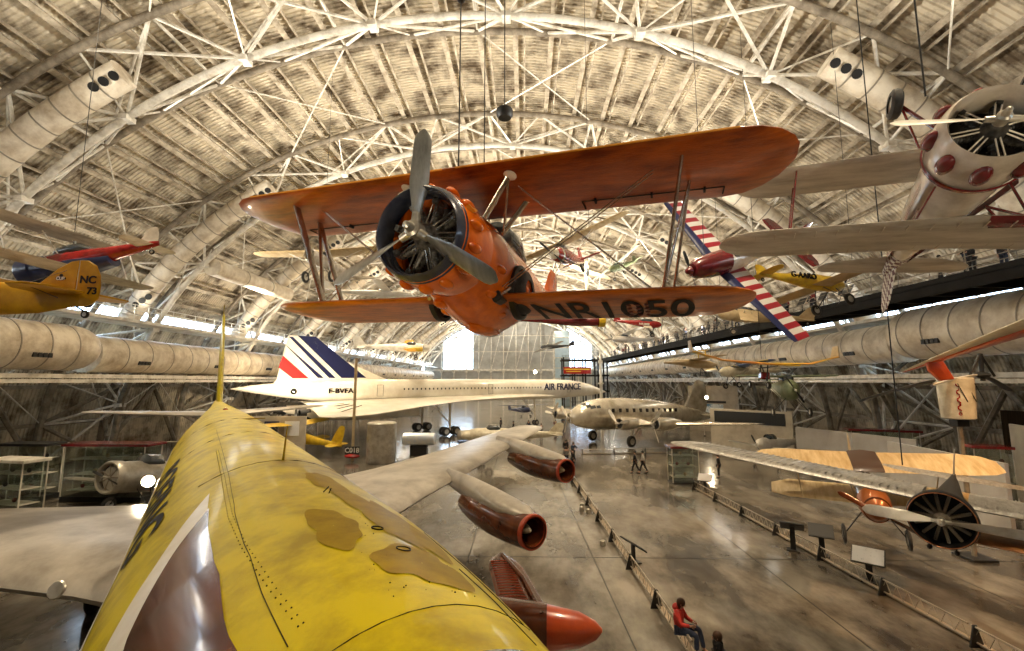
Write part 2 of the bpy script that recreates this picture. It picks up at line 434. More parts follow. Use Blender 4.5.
# ---------------------------------------------------------------- aircraft parts shared by the builders
m_tyre = mat('tyre_rubber', (.02, .02, .02), .7, 0, (.05, .045, .04), 8)
m_alu = mat('polished_aluminium', (.72, .69, .62), .28, .75, (.42, .38, .31), 2.2, lo=.3, hi=.6)
m_blade = mat('propeller_blade', (.62, .62, .60), .3, .75, (.30, .31, .29), 5, .1, 60, stretch=(1, 1, .3))
m_engine = mat('engine_metal', (.12, .12, .12), .4, .7, (.04, .04, .04), 9)
m_brown = mat('gloss_brown', (.15, .040, .012), .2, .0, (.055, .016, .007), 1.4, .05, 12, coat=.5, spec=.3)
m_red = mat('gloss_red', (.42, .022, .02), .22, 0, (.2, .012, .012), 3, coat=.5)
m_navy = mat('navy_paint', (.012, .02, .07), .3, 0, (.03, .04, .11), 3)
m_letter = mat('dark_lettering', (.014, .011, .012), .6, spec=.15)
m_glasscan = mat('canopy_glass', (.05, .06, .07), .08, .0, coat=1.0)
def wheel(name, parent, loc, r, w, axis='Y', hub=m_alu):
    t = MB(); prof = [(-w/2, r*.55), (-w/2, r*.8), (-w*.32, r*.96), (0, r), (w*.32, r*.96), (w/2, r*.8), (w/2, r*.55)]
    t.lathe(prof, axis, 24, cap=False)
    o = t.build(name, m_tyre, parent); o.location = loc
    MB().lathe([(-w*.42, .01), (-w*.42, r*.2), (-w*.3, r*.3), (-w*.36, r*.58), (w*.36, r*.58), (w*.3, r*.3), (w*.42, r*.2), (w*.42, .01)], axis, 24).build('hub', hub, o)
    return o
def blade_mesh(mb, r0, r1, cmax, ang, x=0, pitch0=.95, pitch1=.35, th=.045, n=12):
    """propeller blade in the local YZ plane, pointing up then turned by ang"""
    rs = []; N_ = 16
    for i in range(N_+1):
        u = i/N_; r = r0+(r1-r0)*u
        c = cmax*(.34+.66*min(1, u/.35)) if u < .35 else cmax*(1-.12*((u-.35)/.65))
        if u > .84: c *= math.sqrt(max(0.02, 1-((u-.84)/.16)**2))
        t = th*(1-.75*u)*(c/cmax+.2)+.004; p = -(pitch0+(pitch1-pitch0)*u)
        ring = []
        for k in range(n):
            q = 2*pi*k/n; a, b = c/2*cos(q), t/2*sin(q)*(1 if sin(q) > 0 else .4)
            y = a*cos(p)-b*sin(p); xx = a*sin(p)+b*cos(p)
            Y = y*cos(ang)-r*sin(ang); Z = y*sin(ang)+r*cos(ang)
            ring.append(Vector((x+xx, Y, Z)))
        rs.append(ring)
    mb.rings(rs)
def propeller(parent, loc, n, r, c, a0, m=m_blade, hubr=.11, th=.045, hubm=m_alu, sp=None):
    p = MB(); p.lathe([(.22, .005), (.20, hubr*.45), (.1, hubr*.6), (.08, hubr), (-.08, hubr), (-.1, hubr*.7), (-.3, hubr*.6)], 'X', 16, cap=True)
    for k in range(n):
        a = a0+2*pi*k/n; d = Vector((0, -sin(a), cos(a)))
        p.tube([d*hubr*.5, d*(hubr*2.1)], [hubr*.62, hubr*.5], 12)
    o = p.build('propeller_hub', hubm, parent); o.location = loc
    if sp: MB().lathe([(sp*1.6, .005), (sp*1.4, sp*.45), (sp*.8, sp*.8), (0, sp)], 'X', 18, cap=True).build('spinner', hubm, o)
    for k in range(n):
        b = MB(); blade_mesh(b, hubr*1.5, r, c, a0+2*pi*k/n, th=th); b.build('propeller_blade', m, o)
    return o
def radial(parent, loc, n, r0, r1, cr, mcyl=m_engine, mrod=m_steel_d, depth=.3):
    e = MB(); e.lathe([(.22, .02), (.2, r0*.55), (.05, r0), (-depth, r0)], 'X', 20, cap=True)
    o = e.build('crankcase', mcyl, parent); o.location = loc
    for k in range(n):
        a = 2*pi*k/n; d = Vector((0, cos(a), sin(a))); c = MB(); pts = []; rr = []
        m = 9
        for i in range(m):
            u = r0*.9+(r1-r0*.9)*i/m; pts += [d*u, d*(u+.45*(r1-r0)/m), d*(u+.46*(r1-r0)/m), d*(u+.98*(r1-r0)/m)]; rr += [cr, cr, cr*.82, cr*.82]
        c.tube([Vector((-depth*.4, 0, 0))+q for q in pts], rr, 12)
        c.box(Vector((-depth*.2, 0, 0))+d*(r1-.01), (cr*2.2, cr*1.1, cr*.8), Matrix.Rotation(a-pi/2, 3, 'X'))
        c.build('cylinder', mcyl, o)
        pr = MB(); t = Vector((0, -sin(a), cos(a)))
        for q in (-.4, .4): pr.tube([Vector((.06, 0, 0))+d*r0*.75+t*cr*q, Vector((-depth*.1, 0, 0))+d*r1+t*cr*q*1.4], .011, 5)
        pr.build('push_rods', mrod, o)
    return o
def frame_to_euler(q): return (q[5], q[4], q[3])
# ---------------------------------------------------------------- the yellow and brown jet airliner, nose below the camera
m_yellow = mat('faded_yellow_paint', (.60, .48, .004), .36, .0, (.33, .245, .003), 2.1, .3, 260, lo=.32, hi=.58, coat=.08, bd=.004, spec=.12)
m_stain = mat('stained_yellow_paint', (.34, .235, .006), .5, 0, (.25, .16, .005), 5, .1, 200, bd=.004, spec=.12)
m_wingm = mat('airliner_wing_metal', (.52, .48, .42), .34, .35, (.26, .23, .19), .7, lo=.3, hi=.62)
m_cream = mat('cream_paint', (.80, .74, .58), .3, 0, (.55, .48, .33), 2, coat=.3)
m_redrim = mat('red_brown_intake_rim', (.36, .05, .02), .25, .1, coat=.5)
XS = [0, 1, 3, 5, 8, 11, 13, 15, 17, 22, 28.8, 30, 31, 32, 33, 33.7, 34.3, 34.9, 35.4, 35.7, 35.8]
WS = [.06, .16, .30, .42, .70, 1.15, 1.42, 1.64, 1.75, 1.77, 1.80, 1.83, 1.84, 1.72, 1.48, 1.26, 1.0, .72, .48, .24, .05]
ZT = 6.043
def lerp(x, xs, ys):
    if x <= xs[0]: return ys[0]
    for i in range(1, len(xs)):
        if x <= xs[i]: return ys[i-1]+(ys[i]-ys[i-1])*(x-xs[i-1])/(xs[i]-xs[i-1])
    return ys[-1]
def dash_pt(s, th, off=0.0):
    w = lerp(s, XS, WS); h = w*1.1; a = R(th)
    return Vector((s, (w+off)*cos(a), ZT-h+(h+off)*sin(a)))
jet = thing('jet_airliner', 'huge jet airliner with yellow roof and brown engine pods seen over its nose', 'airplane', (-20.232, 30.159, 0), (0, 0, .61738-pi/2))
def dash_skin(ths, m, name, parent, s0=0, s1=35.8, off=0, n=90):
    mb = MB(); rs = []
    for i in range(n+1):
        s = s0+(s1-s0)*i/n; rs.append([dash_pt(s, t, off) for t in ths])
    mb.rings(rs, cap=False, closed=False); return mb.build(name, m, parent)
rngth = lambda a, b, n: [a+(b-a)*i/n for i in range(n+1)]
mb = MB(); n = 56; rs = []
for i in range(141):
    s = 35.8*i/140; rs.append([dash_pt(s, 360*k/n) for k in range(n)])
mb.rings(rs); fus = mb.build('fuselage', m_yellow, jet)
# lower half livery, wraps under: brown cheat line, metal belly
def band(s0, s1, fa, fb, off, m, name, parent=jet, n=60, k=8):
    mb = MB(); rs = []
    for i in range(n+1):
        s = s0+(s1-s0)*i/n; a, b = fa(s), fb(s); rs.append([dash_pt(s, a+(b-a)*j/k, off) for j in range(k+1)])
    mb.rings(rs, cap=False, closed=False); return mb.build(name, m, parent)
band(.3, 35.6, lambda s: 22, lambda s: -22, .006, m_brown, 'cheat_line'); band(.3, 35.6, lambda s: 158, lambda s: 202, .006, m_brown, 'cheat_line')
band(.3, 35.6, lambda s: -22, lambda s: -158, .005, m_alu, 'belly_skin', k=20)
band(4, 35.2, lambda s: 26, lambda s: 22, .007, m_white, 'white_pinstripe', k=2); band(4, 35.2, lambda s: 154, lambda s: 158, .007, m_white, 'white_pinstripe', k=2)
# brown wedge with the white border on the nose
WSs = [29.5, 30.3, 31.0, 31.7, 32.3, 33.2, 35.2]
wo = lambda s: lerp(s, WSs, [115.6, 124, 130.3, 143, 150, 152, 153]); wi = lambda s: lerp(s, WSs, [115.5, 116.2, 124.5, 133.5, 140.5, 147, 150]); wr = lambda s: lerp(s, WSs, [115.4, 115.8, 116.2, 116.8, 117.4, 121.5, 124])
band(29.5, 35.2, wo, wi, .008, m_white, 'white_border', n=90, k=4); band(30.25, 35.2, wi, wr, .008, m_brown, 'brown_nose_flash', n=90, k=10)
# stains, seams and fittings on the roof
def blob(name, m, c, rs_, rt, seed, off=.004):
    rnd = random.Random(seed); mb = MB(); k = 40; ph = [rnd.uniform(0, 6.28) for _ in range(5)]
    pts = []
    rr = [1+.18*sin(2*pi*i/k*2+ph[0])+.12*sin(2*pi*i/k*3+ph[1])+.07*sin(2*pi*i/k*7+ph[2]) for i in range(k)]
    rings = []
    for q in (1, .8, .55, .3, .02):
        rings.append([dash_pt(c[0]+rs_*q*rr[i]*cos(2*pi*i/k), c[1]+rt*q*rr[i]*sin(2*pi*i/k), off) for i in range(k)])
    mb.rings(rings, cap=False); return mb.build(name, m, jet)
blob('dark_stain', m_stain, (31.0, 77), .9, 4.5, 3); blob('dark_stain', m_stain, (32.2, 68), 1.0, 7, 5); blob('dark_stain', m_stain, (32.3, 90), .5, 7, 8); blob('dark_stain', m_stain, (33.3, 76), .38, 12, 11); blob('dark_stain', m_stain, (31.9, 74), .7, 5, 21); blob('dark_stain', m_stain, (30.2, 80), .5, 5, 31)
def seam(pts, name='panel_seam', r=.0045, m=m_letter):
    mb = MB(); q = []
    for (a, b) in zip(pts[:-1], pts[1:]):
        for i in range(10): u = i/10; q.append(dash_pt(a[0]+(b[0]-a[0])*u, a[1]+(b[1]-a[1])*u, .0015))
    q.append(dash_pt(*pts[-1], .0015)); mb.tube(q, r, 4); return mb.build(name, m, jet)
seam([(22, 108), (26, 108), (28.9, 108.3), (30.6, 108.8), (32.3, 110.5), (33.7, 114.6)], r=.003); seam([(33.96, 118), (33.96, 50)], r=.003); seam([(33.2, 62), (34.3, 58)], r=.003)
seam([(28.6, 120), (28.6, 40)], r=.006); seam([(24, 150), (24, 30)], r=.008); seam([(19.5, 150), (19.5, 30)], r=.01); seam([(32, 58), (33.96, 53)], r=.003)
for (s, t, r_) in ((32.45, 79, .05), (33.0, 77.5, .055)):
    c = dash_pt(s, t, .004); mb = MB(); mb.lathe([(-.004, r_), (.006, r_), (.006, r_*.86), (-.004, r_*.86)], 'Z', 20); o = mb.build('filler_ring', m_letter, jet); o.location = c; o.rotation_euler = (R(t-90), 0, 0)
mb = MB(); rnd = random.Random(4)
for i in range(60):
    s = rnd.uniform(32.0, 33.8); t = rnd.uniform(62, 92); mb.ball(dash_pt(s, t, 0), rnd.uniform(.0025, .006), 5, 3)
mb.build('chipped_specks', m_letter, jet, kind='stuff')
mb = MB()
for j in range(2):
    for i in range(70): mb.ball(dash_pt(26+i*.11, 109.8+j*1.2, 0), .006, 5, 3)
mb.build('rivets', m_letter, jet, kind='stuff')
MB().tube([dash_pt(28.6, 86, 0), dash_pt(28.6, 86, .5)], [.018, .008], 6).build('mast_antenna', m_stain, jet)
a = dash_pt(31.0, 84, .0)
for q in (0, 1): MB().tube([a+Vector((.08*q, .04*q, 0)), a+Vector((.02+.1*q, .05, .055))], .006, 5).build('small_probe', m_letter, jet)
MB().ball(dash_pt(14, 92, .0), (.14, .1, .06)).build('roof_beacon', m_red, jet)
MB().box(dash_pt(19.5, 78, .02), (.12, .9, .03)).build('blade_antenna', m_stain, jet)
# windscreen panes at the nose
for sgn in (1, -1):
    for i in range(3):
        a0 = 90-sgn*(8+i*20); band(34.45, 34.95, lambda s, a=a0: a, lambda s, a=a0: a-sgn*17, .006, m_glasscan, 'cockpit_window', n=6, k=4)
# lettering along the right-hand side of the nose, wrapped round the skin
def wrap_text(body, s0, s1, t_lo, t_hi, m, parent):
    d = bpy.data.curves.new('t', 'FONT'); d.body = body; d.size = 1; d.offset = .02; o = bpy.data.objects.new('t', d); COL.objects.link(o)
    bpy.context.view_layer.update(); me = bpy.data.meshes.new_from_object(o.evaluated_get(bpy.context.evaluated_depsgraph_get()))
    bm = bmesh.new(); bm.from_mesh(me); bmesh.ops.subdivide_edges(bm, edges=[e for e in bm.edges if e.calc_length() > .15], cuts=3)
    xs = [v.co.x for v in bm.verts]; ys = [v.co.y for v in bm.verts]; x0, x1, y0, y1 = min(xs), max(xs), min(ys), max(ys)
    bmesh.ops.triangulate(bm, faces=bm.faces)
    for v in bm.verts:
        u = (v.co.x-x0)/(x1-x0); w = (v.co.y-y0)/(y1-y0); v.co = dash_pt(s0+(s1-s0)*u, t_lo+(t_hi-t_lo)*w, .012)
    bm.to_mesh(me); bm.free(); bpy.data.objects.remove(o); q = bpy.data.objects.new('lettering', me); COL.objects.link(q); q.parent = parent; me.materials.clear(); me.materials.append(m); return q
wrap_text('BOEING', 23.6, 29.3, 151, 133, m_letter, jet)
# wings, pods, tail
def dash_wing(sg):
    zw = lambda v: 2.35+.092*(v-1.7)
    st = []
    for v, le, c, t in ((1.0, 24.4, 11.2, 1.5), (1.8, 23.1, 10.2, 1.25), (3, 21.9, 8.9, 1.0), (6.5, 19.2, 6.6, .72), (10, 16.8, 5.2, .52), (14, 13.95, 4.2, .4), (17.5, 11.5, 3.3, .3), (18.8, 10.6, 2.8, .22), (19.2, 10.1, 2.0, .1)):
        st.append((sg*v, le, zw(v), c, t))
    w = MB().wing(st, 20).build('wing', m_wingm, jet)
    mk = MB()
    for i in range(26):
        v = 3.5+i*.42; le = lerp(v, [1.2, 3, 6.5, 10, 14, 17.5], [24.0, 21.9, 19.2, 16.8, 13.95, 11.5]); c = lerp(v, [1.2, 3, 6.5, 10, 14], [10.8, 8.9, 6.6, 5.2, 4.2])
        t = lerp(v, [1.2, 3, 6.5, 10, 14], [1, .95, .72, .52, .4]); zz = zw(v)+t*.30
        mk.box((le-c*.62, sg*v, zz+t*.0), (.16, .24, .03), (0, -.04, -sg*.5))
    mk.build('walkway_marks', m_letter, w)
    mk = MB()
    for i in range(40):
        v = 5+i*.2; le = lerp(v, [3, 6.5, 10, 14], [21.7, 19.2, 16.8, 13.95]); c = lerp(v, [3, 6.5, 10, 14], [8.6, 6.6, 5.2, 4.2]); t = lerp(v, [3, 6.5, 10, 14], [.95, .72, .52, .4])
        mk.box((le-c*.45, sg*v, zw(v)+t*.47), (.12, .08, .02), (0, 0, -sg*.5))
    mk.build('vortex_generators', m_letter, w)
    MB().ball((18.8, sg*1.5, zw(1.5)+.25), (5.2, .75, .6), 24, 12).build('wing_root_fairing', m_wingm, jet)
    if sg < 0:
        lm = MB().lathe([(0, .17), (.05, .2), (.08, .17)], 'X', 20, cap=True).build('landing_light', m_alu, w); lm.location = (lerp(3.3, [3, 6.5], [21.9, 19.2])-.10, -3.3, zw(3.3)+.06); lm.rotation_euler = (0, -.35, -.6)
    for v, si, zi in ((8.4, 23.6, 2.28), (14.1, 18.6, 2.85)):
        le = lerp(v, [6.5, 10, 14, 17.5], [19.2, 16.8, 13.95, 11.5])
        pod = MB().lathe([(0, .47), (.0, .545), (-.25, .60), (-1.0, .66), (-2.2, .68), (-3.2, .62), (-4.2, .46), (-4.7, .34), (-4.7, .26), (-4.3, .24)], 'X', 32).build('engine_pod', m_brown, jet)
        pod.location = (si, sg*v, zi)
        MB().lathe([(.05, .50), (.03, .56), (-.06, .585), (-.1, .57), (-.05, .47), (.03, .46)], 'X', 32).build('intake_rim', m_redrim, pod)
        MB().lathe([(-.02, .47), (-.5, .42), (-.9, .41)], 'X', 32).build('intake_duct', m_brown, pod)
        MB().lathe([(-.12, .01), (-.2, .08), (-.42, .16), (-.75, .2)], 'X', 20, cap=True).build('intake_bullet', m_cream, pod)
        MB().lathe([(-.8, .01), (-.82, .45)], 'X', 32, cap=False).build('compressor_face', m_dark, pod)
        MB().ball((-.75, -sg*.62 if v < 0 else .62*sg, -.02), (.14, .04, .14)).build('access_port', m_dark, pod)
        top = MB()
        for i in range(1): top.hull([(-.08, .50, .12, .08), (-.5, .46, .40, .26), (-1.4, .44, .54, .36), (-2.6, .50, .50, .44), (-4.2, .60, .30, .48), (-6.3, .74, .14, .36)], 22)
        top.build('upper_fairing', m_wingm, pod)
        zt_ = zw(v)-zi
        py = MB().wing([(.45, -.6, 0, 4.6, .26), (zt_*.6+.2, -2.6, 0, 4.4, .26), (zt_+.12, si*-1+le+.5, 0, 3.6, .22)], 14, vertical=True).build('engine_pylon', m_wingm, pod)
for sg in (1, -1): dash_wing(sg)
# the outer pods on the far side are outside the frame but belong to the wing
MB().wing([(5.5, 5.6, 0, 5.2, .42), (8, 3.8, 0, 4.2, .36), (10.5, 1.9, 0, 3.2, .3), (11.4, 1.2, 0, 2.6, .22), (11.6, .8, 0, 1.8, .1)], 16, vertical=True).build('tail_fin', m_yellow, jet)
MB().tube([(.2, 0, 11.6), (.9, 0, 12.15)], .03, 6).build('fin_probe', m_stain, jet)
for sg in (1, -1):
    MB().wing([(sg*.2, 5.2, 5.25, 3.4, .34), (sg*3, 3.5, 5.35, 2.5, .24), (sg*6, 1.7, 5.45, 1.6, .14), (sg*6.4, 1.3, 5.45, 1.0, .06)], 16).build('tailplane', m_wingm, jet)
for sg in (1, -1):
    g = MB().tube([(15.5, sg*2.9, 2.2), (15.5, sg*2.9, .6)], .16, 10).build('main_gear_leg', m_steel, jet)
    for dx in (-.7, .7):
        for dy in (-.4, .4): wheel('gear_wheel', g, (15.5+dx, sg*2.9+dy, .58), .58, .36)
g = MB().tube([(31.2, 0, 2.6), (31.4, 0, .45)], .12, 10).build('nose_gear_leg', m_steel, jet)
for dy in (-.28, .28): wheel('gear_wheel', g, (31.4, dy, .45), .45, .25)
def wing_text(name, body, parent, ys, xs, zf, m, th=.012):
    d = bpy.data.curves.new('t', 'FONT'); d.body = body; d.size = 1; d.offset = .012; o = bpy.data.objects.new('t', d); COL.objects.link(o)
    bpy.context.view_layer.update(); me = bpy.data.meshes.new_from_object(o.evaluated_get(bpy.context.evaluated_depsgraph_get()))
    bm = bmesh.new(); bm.from_mesh(me); bmesh.ops.triangulate(bm, faces=bm.faces)
    bmesh.ops.subdivide_edges(bm, edges=[e for e in bm.edges if e.calc_length() > .2], cuts=2); bmesh.ops.triangulate(bm, faces=bm.faces)
    X = [v.co.x for v in bm.verts]; Y = [v.co.y for v in bm.verts]; x0, x1, y0, y1 = min(X), max(X), min(Y), max(Y)
    for v in bm.verts:
        u = (v.co.x-x0)/(x1-x0); w = (v.co.y-y0)/(y1-y0); x = xs[0]+(xs[1]-xs[0])*w; v.co = Vector((x, ys[0]+(ys[1]-ys[0])*u, zf(x)-th))
    bm.to_mesh(me); bm.free(); bpy.data.objects.remove(o); q = bpy.data.objects.new(name, me); COL.objects.link(q); q.parent = parent; me.materials.clear(); me.materials.append(m); return q
# ---------------------------------------------------------------- the orange biplane in the middle
m_orange = mat('orange_lacquer', (.80, .17, .006), .25, .0, (.42, .06, .003), 1.6, .10, 8, lo=.32, hi=.6, coat=.6, bd=.03, spec=.3)
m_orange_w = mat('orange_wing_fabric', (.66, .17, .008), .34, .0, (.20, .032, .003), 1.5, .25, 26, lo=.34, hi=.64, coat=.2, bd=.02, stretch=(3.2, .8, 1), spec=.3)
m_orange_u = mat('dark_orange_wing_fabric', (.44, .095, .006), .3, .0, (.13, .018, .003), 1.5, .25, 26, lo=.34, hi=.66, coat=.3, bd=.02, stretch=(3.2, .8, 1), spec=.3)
m_yel_e = mat('yellow_leading_edge', (.72, .30, .03), .3, 0, coat=.4)
m_bluering = mat('dark_blue_cowl', (.02, .025, .05), .25, .1, (.05, .055, .08), 4, coat=.5)
m_engine2 = mat('engine_grey', (.42, .40, .36), .4, .5, (.06, .06, .06), 12)
m_chrome = mat('chrome_strut', (.66, .62, .56), .22, .85, (.35, .3, .25), 5)
def mirror(f):
    for sg in (1, -1): f(sg)
bp = thing('biplane', 'glossy orange biplane with three bladed propeller hanging in the middle of the hall', 'airplane', (-1.28, 5.257, 8.975), (-.025, -.02, -1.883))
FS = [(-.85, -.02, .60, .62), (-1.3, -.06, .66, .73), (-1.8, -.14, .64, .80), (-2.4, -.18, .60, .80), (-3.0, -.10, .53, .70), (-3.7, .0, .44, .56), (-4.5, .08, .33, .42), (-5.4, .15, .21, .29), (-6.2, .2, .11, .19), (-6.7, .22, .03, .10)]
MB().hull(FS, 36).build('fuselage', m_orange, bp)
cw = MB().lathe([(-.9, 0.632), (-.6, 0.651), (-.35, 0.642), (-.12, 0.609), (-.02, 0.572), (.0, 0.544), (-.04, 0.521), (-.2, 0.516), (-.8, 0.516)], 'X', 48).build('cowling', m_orange, bp)
MB().lathe([(-.16, 0.620), (-.02, 0.579), (.010, 0.544), (-.04, 0.514), (-.3, 0.511)], 'X', 48).build('blue_cowl_ring', m_bluering, cw)
MB().lathe([(-.62, .02), (-.64, .52)], 'X', 36).build('engine_baffle', m_dark, cw)
for k in range(14):
    a = 2*pi*k/14+.2; MB().ball((-.34, .64*cos(a), .64*sin(a)), (.16, .065, .065), 12, 8).build('rocker_blister', m_orange, cw)
mb = MB().poly([(-.36, .58, .30), (-.22, .55, .34), (-.36, .51, .41), (-.5, .55, .36)], (0, .85, .5), .05); mb.build('diamond_badge', m_yel_e, cw)
radial(bp, (-.28, 0, 0), 9, .17, .49, .07, mcyl=m_engine2, mrod=m_chrome)
propeller(bp, (0.02, 0, 0), 3, 1.27, .235, R(-2), hubr=.10, th=.05)
# lower fairings and bumps on the belly
for (x, y, z, r) in ((-1.3, .45, -.52, .1), (-1.5, .15, -.72, .12), (-1.1, -.2, -.68, .1), (-1.6, -.35, -.7, .1), (-1.9, .38, -.72, .09), (-1.25, .6, -.2, .09)):
    MB().ball((x, y, z), (r*1.8, r, r*.7)).build('belly_blister', m_orange, bp)
MB().box((-1.45, .52, -.55), (.28, .14, .16), (.5, 0, 0)).build('exhaust_outlet', m_dark, bp, bevel=.03)
MB().ball((-2.2, 0, -.9), (.6, .22, .12)).build('belly_fairing', m_orange, bp)
for sg in (1, -1):
    wl = MB().lathe([(-.05, .42), (.03, .42), (.05, .36), (-.05, .34)], 'Y', 28).build('wheel_well', m_black, bp); wl.location = (-1.98, sg*.66, -.38)
    w = wheel('retracted_wheel', bp, (-1.98, sg*.72, -.38), .34, .18, hub=m_orange)
    MB().tube([(-1.7, sg*.7, -.3), (-1.35, sg*.55, -.55)], .03, 6).build('gear_strut', m_chrome, bp)
wing_st = lambda span, le0, z0, c, t, dih, sw: [(y, le0-sw*abs(y)-(0 if abs(y) < span-.75 else c*.5*(1-math.sqrt(max(0, 1-((abs(y)-span+.75)/.75)**2)))*.9), z0+dih*abs(y), c*(1 if abs(y) < span-.75 else max(.12, math.sqrt(max(0, 1-((abs(y)-span+.75)/.75)**2.0)))), t*(1 if abs(y) < span-.75 else max(.15, math.sqrt(max(0, 1-((abs(y)-span+.75)/.75)**2))))) for y in sorted(set([-span, -span+.03, -span+.12, -span+.28, -span+.5, -span+.75, -span*.5, -.3, 0, .3, span*.5, span-.75, span-.5, span-.28, span-.12, span-.03, span]))]
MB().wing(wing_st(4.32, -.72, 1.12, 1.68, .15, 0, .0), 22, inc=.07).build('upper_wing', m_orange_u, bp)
mb = MB()
for sg in (1, -1): mb.tube([(-.73, sg*.1, 1.125), (-.73, sg*3.6, 1.125)], .014, 6)
mb.build('leading_edge_strip', m_yel_e, bp)
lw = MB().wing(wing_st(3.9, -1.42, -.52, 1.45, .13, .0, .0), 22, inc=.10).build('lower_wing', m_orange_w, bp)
for sg in (1, -1):
    q = MB()
    q.bar((-2.0, sg*1.6, .985), (-2.0, sg*3.55, .99), .018, .012); q.bar((-2.0, sg*1.6, .985), (-2.3, sg*1.6, .985), .018, .012); q.bar((-2.0, sg*3.55, .99), (-2.25, sg*3.55, .99), .018, .012)
    for yy in (1.8, 2.6, 3.3): q.box((-2.0, sg*yy, .975), (.1, .03, .05))
    q.build('aileron_gap', m_letter, bp)
    # interplane struts
    a = (-1.1, sg*3.0, 1.06); b = (-1.75, sg*3.1, 1.02); c = (-1.62, sg*2.75, -.50); d = (-2.3, sg*2.85, -.56)
    MB().strut(a, c, .15, .05).build('interplane_strut', m_chrome, bp); MB().strut(b, d, .13, .045).build('interplane_strut', m_chrome, bp); MB().strut(b, c, .09, .04).build('interplane_strut', m_chrome, bp)
    # cabane struts with fittings
    for (x0, x1) in ((-1.05, -1.0), (-1.75, -1.85)):
        s_ = MB().strut((x0, sg*.42, .50), (x1, sg*.78, 1.04), .13, .06).build('cabane_strut', m_chrome, bp)
        MB().ball((x1, sg*.80, 1.05), (.13, .09, .05), 12, 6).build('strut_fitting', m_steel, s_)
    MB().strut((-1.75, sg*.44, .48), (-1.0, sg*.78, 1.04), .05, .025).build('cabane_strut', m_chrome, bp)
    f = MB()
    for dx in (0, .09): f.tube([(-1.2-dx, sg*.66, -.45), (-1.3-dx, sg*2.7, 1.06)], .008, 5); f.tube([(-1.5-dx, sg*2.6, -.48), (-1.3-dx, sg*.8, 1.04)], .006, 5)
    f.build('flying_wires', m_chrome, bp)
    MB().wing([(sg*.1, -5.5, .3, 1.0, .08), (sg*.9, -5.65, .3, .8, .06), (sg*1.3, -5.85, .3, .55, .04), (sg*1.42, -6.05, .3, .25, .02)], 14).build('tailplane', m_orange, bp)
MB().wing([(.2, -5.45, 0, 1.35, .09), (.6, -5.75, 0, 1.15, .08), (.95, -6.05, 0, .85, .05), (1.1, -6.25, 0, .5, .03)], 14, vertical=True).build('tail_fin', m_orange, bp)
MB().hull([(-2.3, .60, .2, .05), (-2.5, .72, .3, .28), (-3.1, .74, .3, .3), (-3.6, .62, .22, .16), (-4.0, .5, .1, .05)], 20).build('canopy', m_glasscan, bp)
wing_text('lettering', 'NR1050', bp, (.9, 3.15), (-2.64, -1.70), lambda x: -.52-(-1.42-x)*.10-.052*(1 if -2.3 < x else .8), m_letter)
m_emb = mat('dark_red_emblem', (.12, .012, .01), .5)
mb = MB()
for i in range(3):
    for j in range(4): mb.ball((-2.45+.18*j, 2.28+.12*i, -.52-(-1.42-(-2.45+.18*j))*.1-.066), (.05, .04, .012), 8, 4)
mb.build('emblem', m_emb, bp)
# ---------------------------------------------------------------- hanging cables, the turnbuckle and the dark loudspeaker
def cable(x, y, z, label, zt=None, r=.011, hook=True):
    zt = zt or 31.0*math.sqrt(max(0, 1-((x-HX)/37.4)**2))-.2
    o = MB().tube([(0, 0, 0), (0, 0, zt-z)], r, 5).build('hanging_cable', m_dark); tag(o, label, 'cable', None, (x, y, z))
    if hook: MB().tube([(0, 0, (zt-z)*.42), (0, 0, (zt-z)*.42+.5)], [.05, .05], 8).ball((0, 0, (zt-z)*.42-.06), .07).ball((0, 0, (zt-z)*.42+.56), .07).build('turnbuckle', m_dark, o)
    return o
cable(-.98, 6.6, 10.22, 'dark suspension cable rising from the left of the orange upper wing centre', 17.5, .012)
cable(-.62, 6.9, 10.22, 'thin suspension cable rising from the right of the orange upper wing centre', 17.5, .009, False)
mb = MB().tube([(0, 0, .3), (0, 0, 10.5)], .02, 5); sp = thing('pendant_loudspeaker', 'dark round loudspeaker hanging below the roof above the orange biplane', 'loudspeaker', (-.7, 16.2, 17.2))
mb.build('hanging_rod', m_dark, sp); MB().lathe([(-.18, .02), (-.2, .24), (-.1, .31), (.12, .31), (.22, .2), (.32, .05)], 'Z', 20, cap=True).build('speaker_body', m_black, sp)
# ---------------------------------------------------------------- inverted white and red biplane, upper right
m_ivory = mat('ivory_lacquer', (.78, .72, .62), .22, 0, (.50, .43, .34), 2, coat=.6)
m_ivoryw = mat('ivory_wing_fabric', (.55, .50, .42), .4, 0, (.26, .22, .17), 1.4, .15, 30, lo=.3, hi=.65, stretch=(3, .8, 1))
m_maroon = mat('maroon_trim', (.20, .012, .016), .25, 0, (.10, .008, .01), 3, coat=.6)
m_chk = checker('checker_paint', (.75, .70, .62), (.12, .02, .03), 9)
iv = thing('inverted_biplane', 'white and red aerobatic biplane hanging upside down at upper right', 'airplane', (6.156, 5.731, 10.541), (3.037, -.156, -1.982))
MB().hull([(-.75, 0, .52, .54), (-1.1, 0, .50, .55), (-1.7, .02, .44, .52), (-2.4, .03, .38, .46), (-3.2, .04, .28, .34), (-4.2, .06, .17, .22), (-5.1, .08, .06, .12)], 32).build('fuselage', m_ivory, iv)
cw = MB().lathe([(-.8, .56), (-.5, .60), (-.25, .60), (-.06, .565), (.0, .53), (-.04, .50), (-.3, .49), (-.7, .49)], 'X', 44).build('cowling', m_ivory, iv)
for k in range(9):
    a = 2*pi*k/9; MB().ball((-.33, .6*cos(a), .6*sin(a)), (.2, .11, .11), 14, 8).build('cowl_blister', m_maroon, cw)
MB().lathe([(-.5, .02), (-.52, .49)], 'X', 32).build('engine_baffle', m_dark, cw)
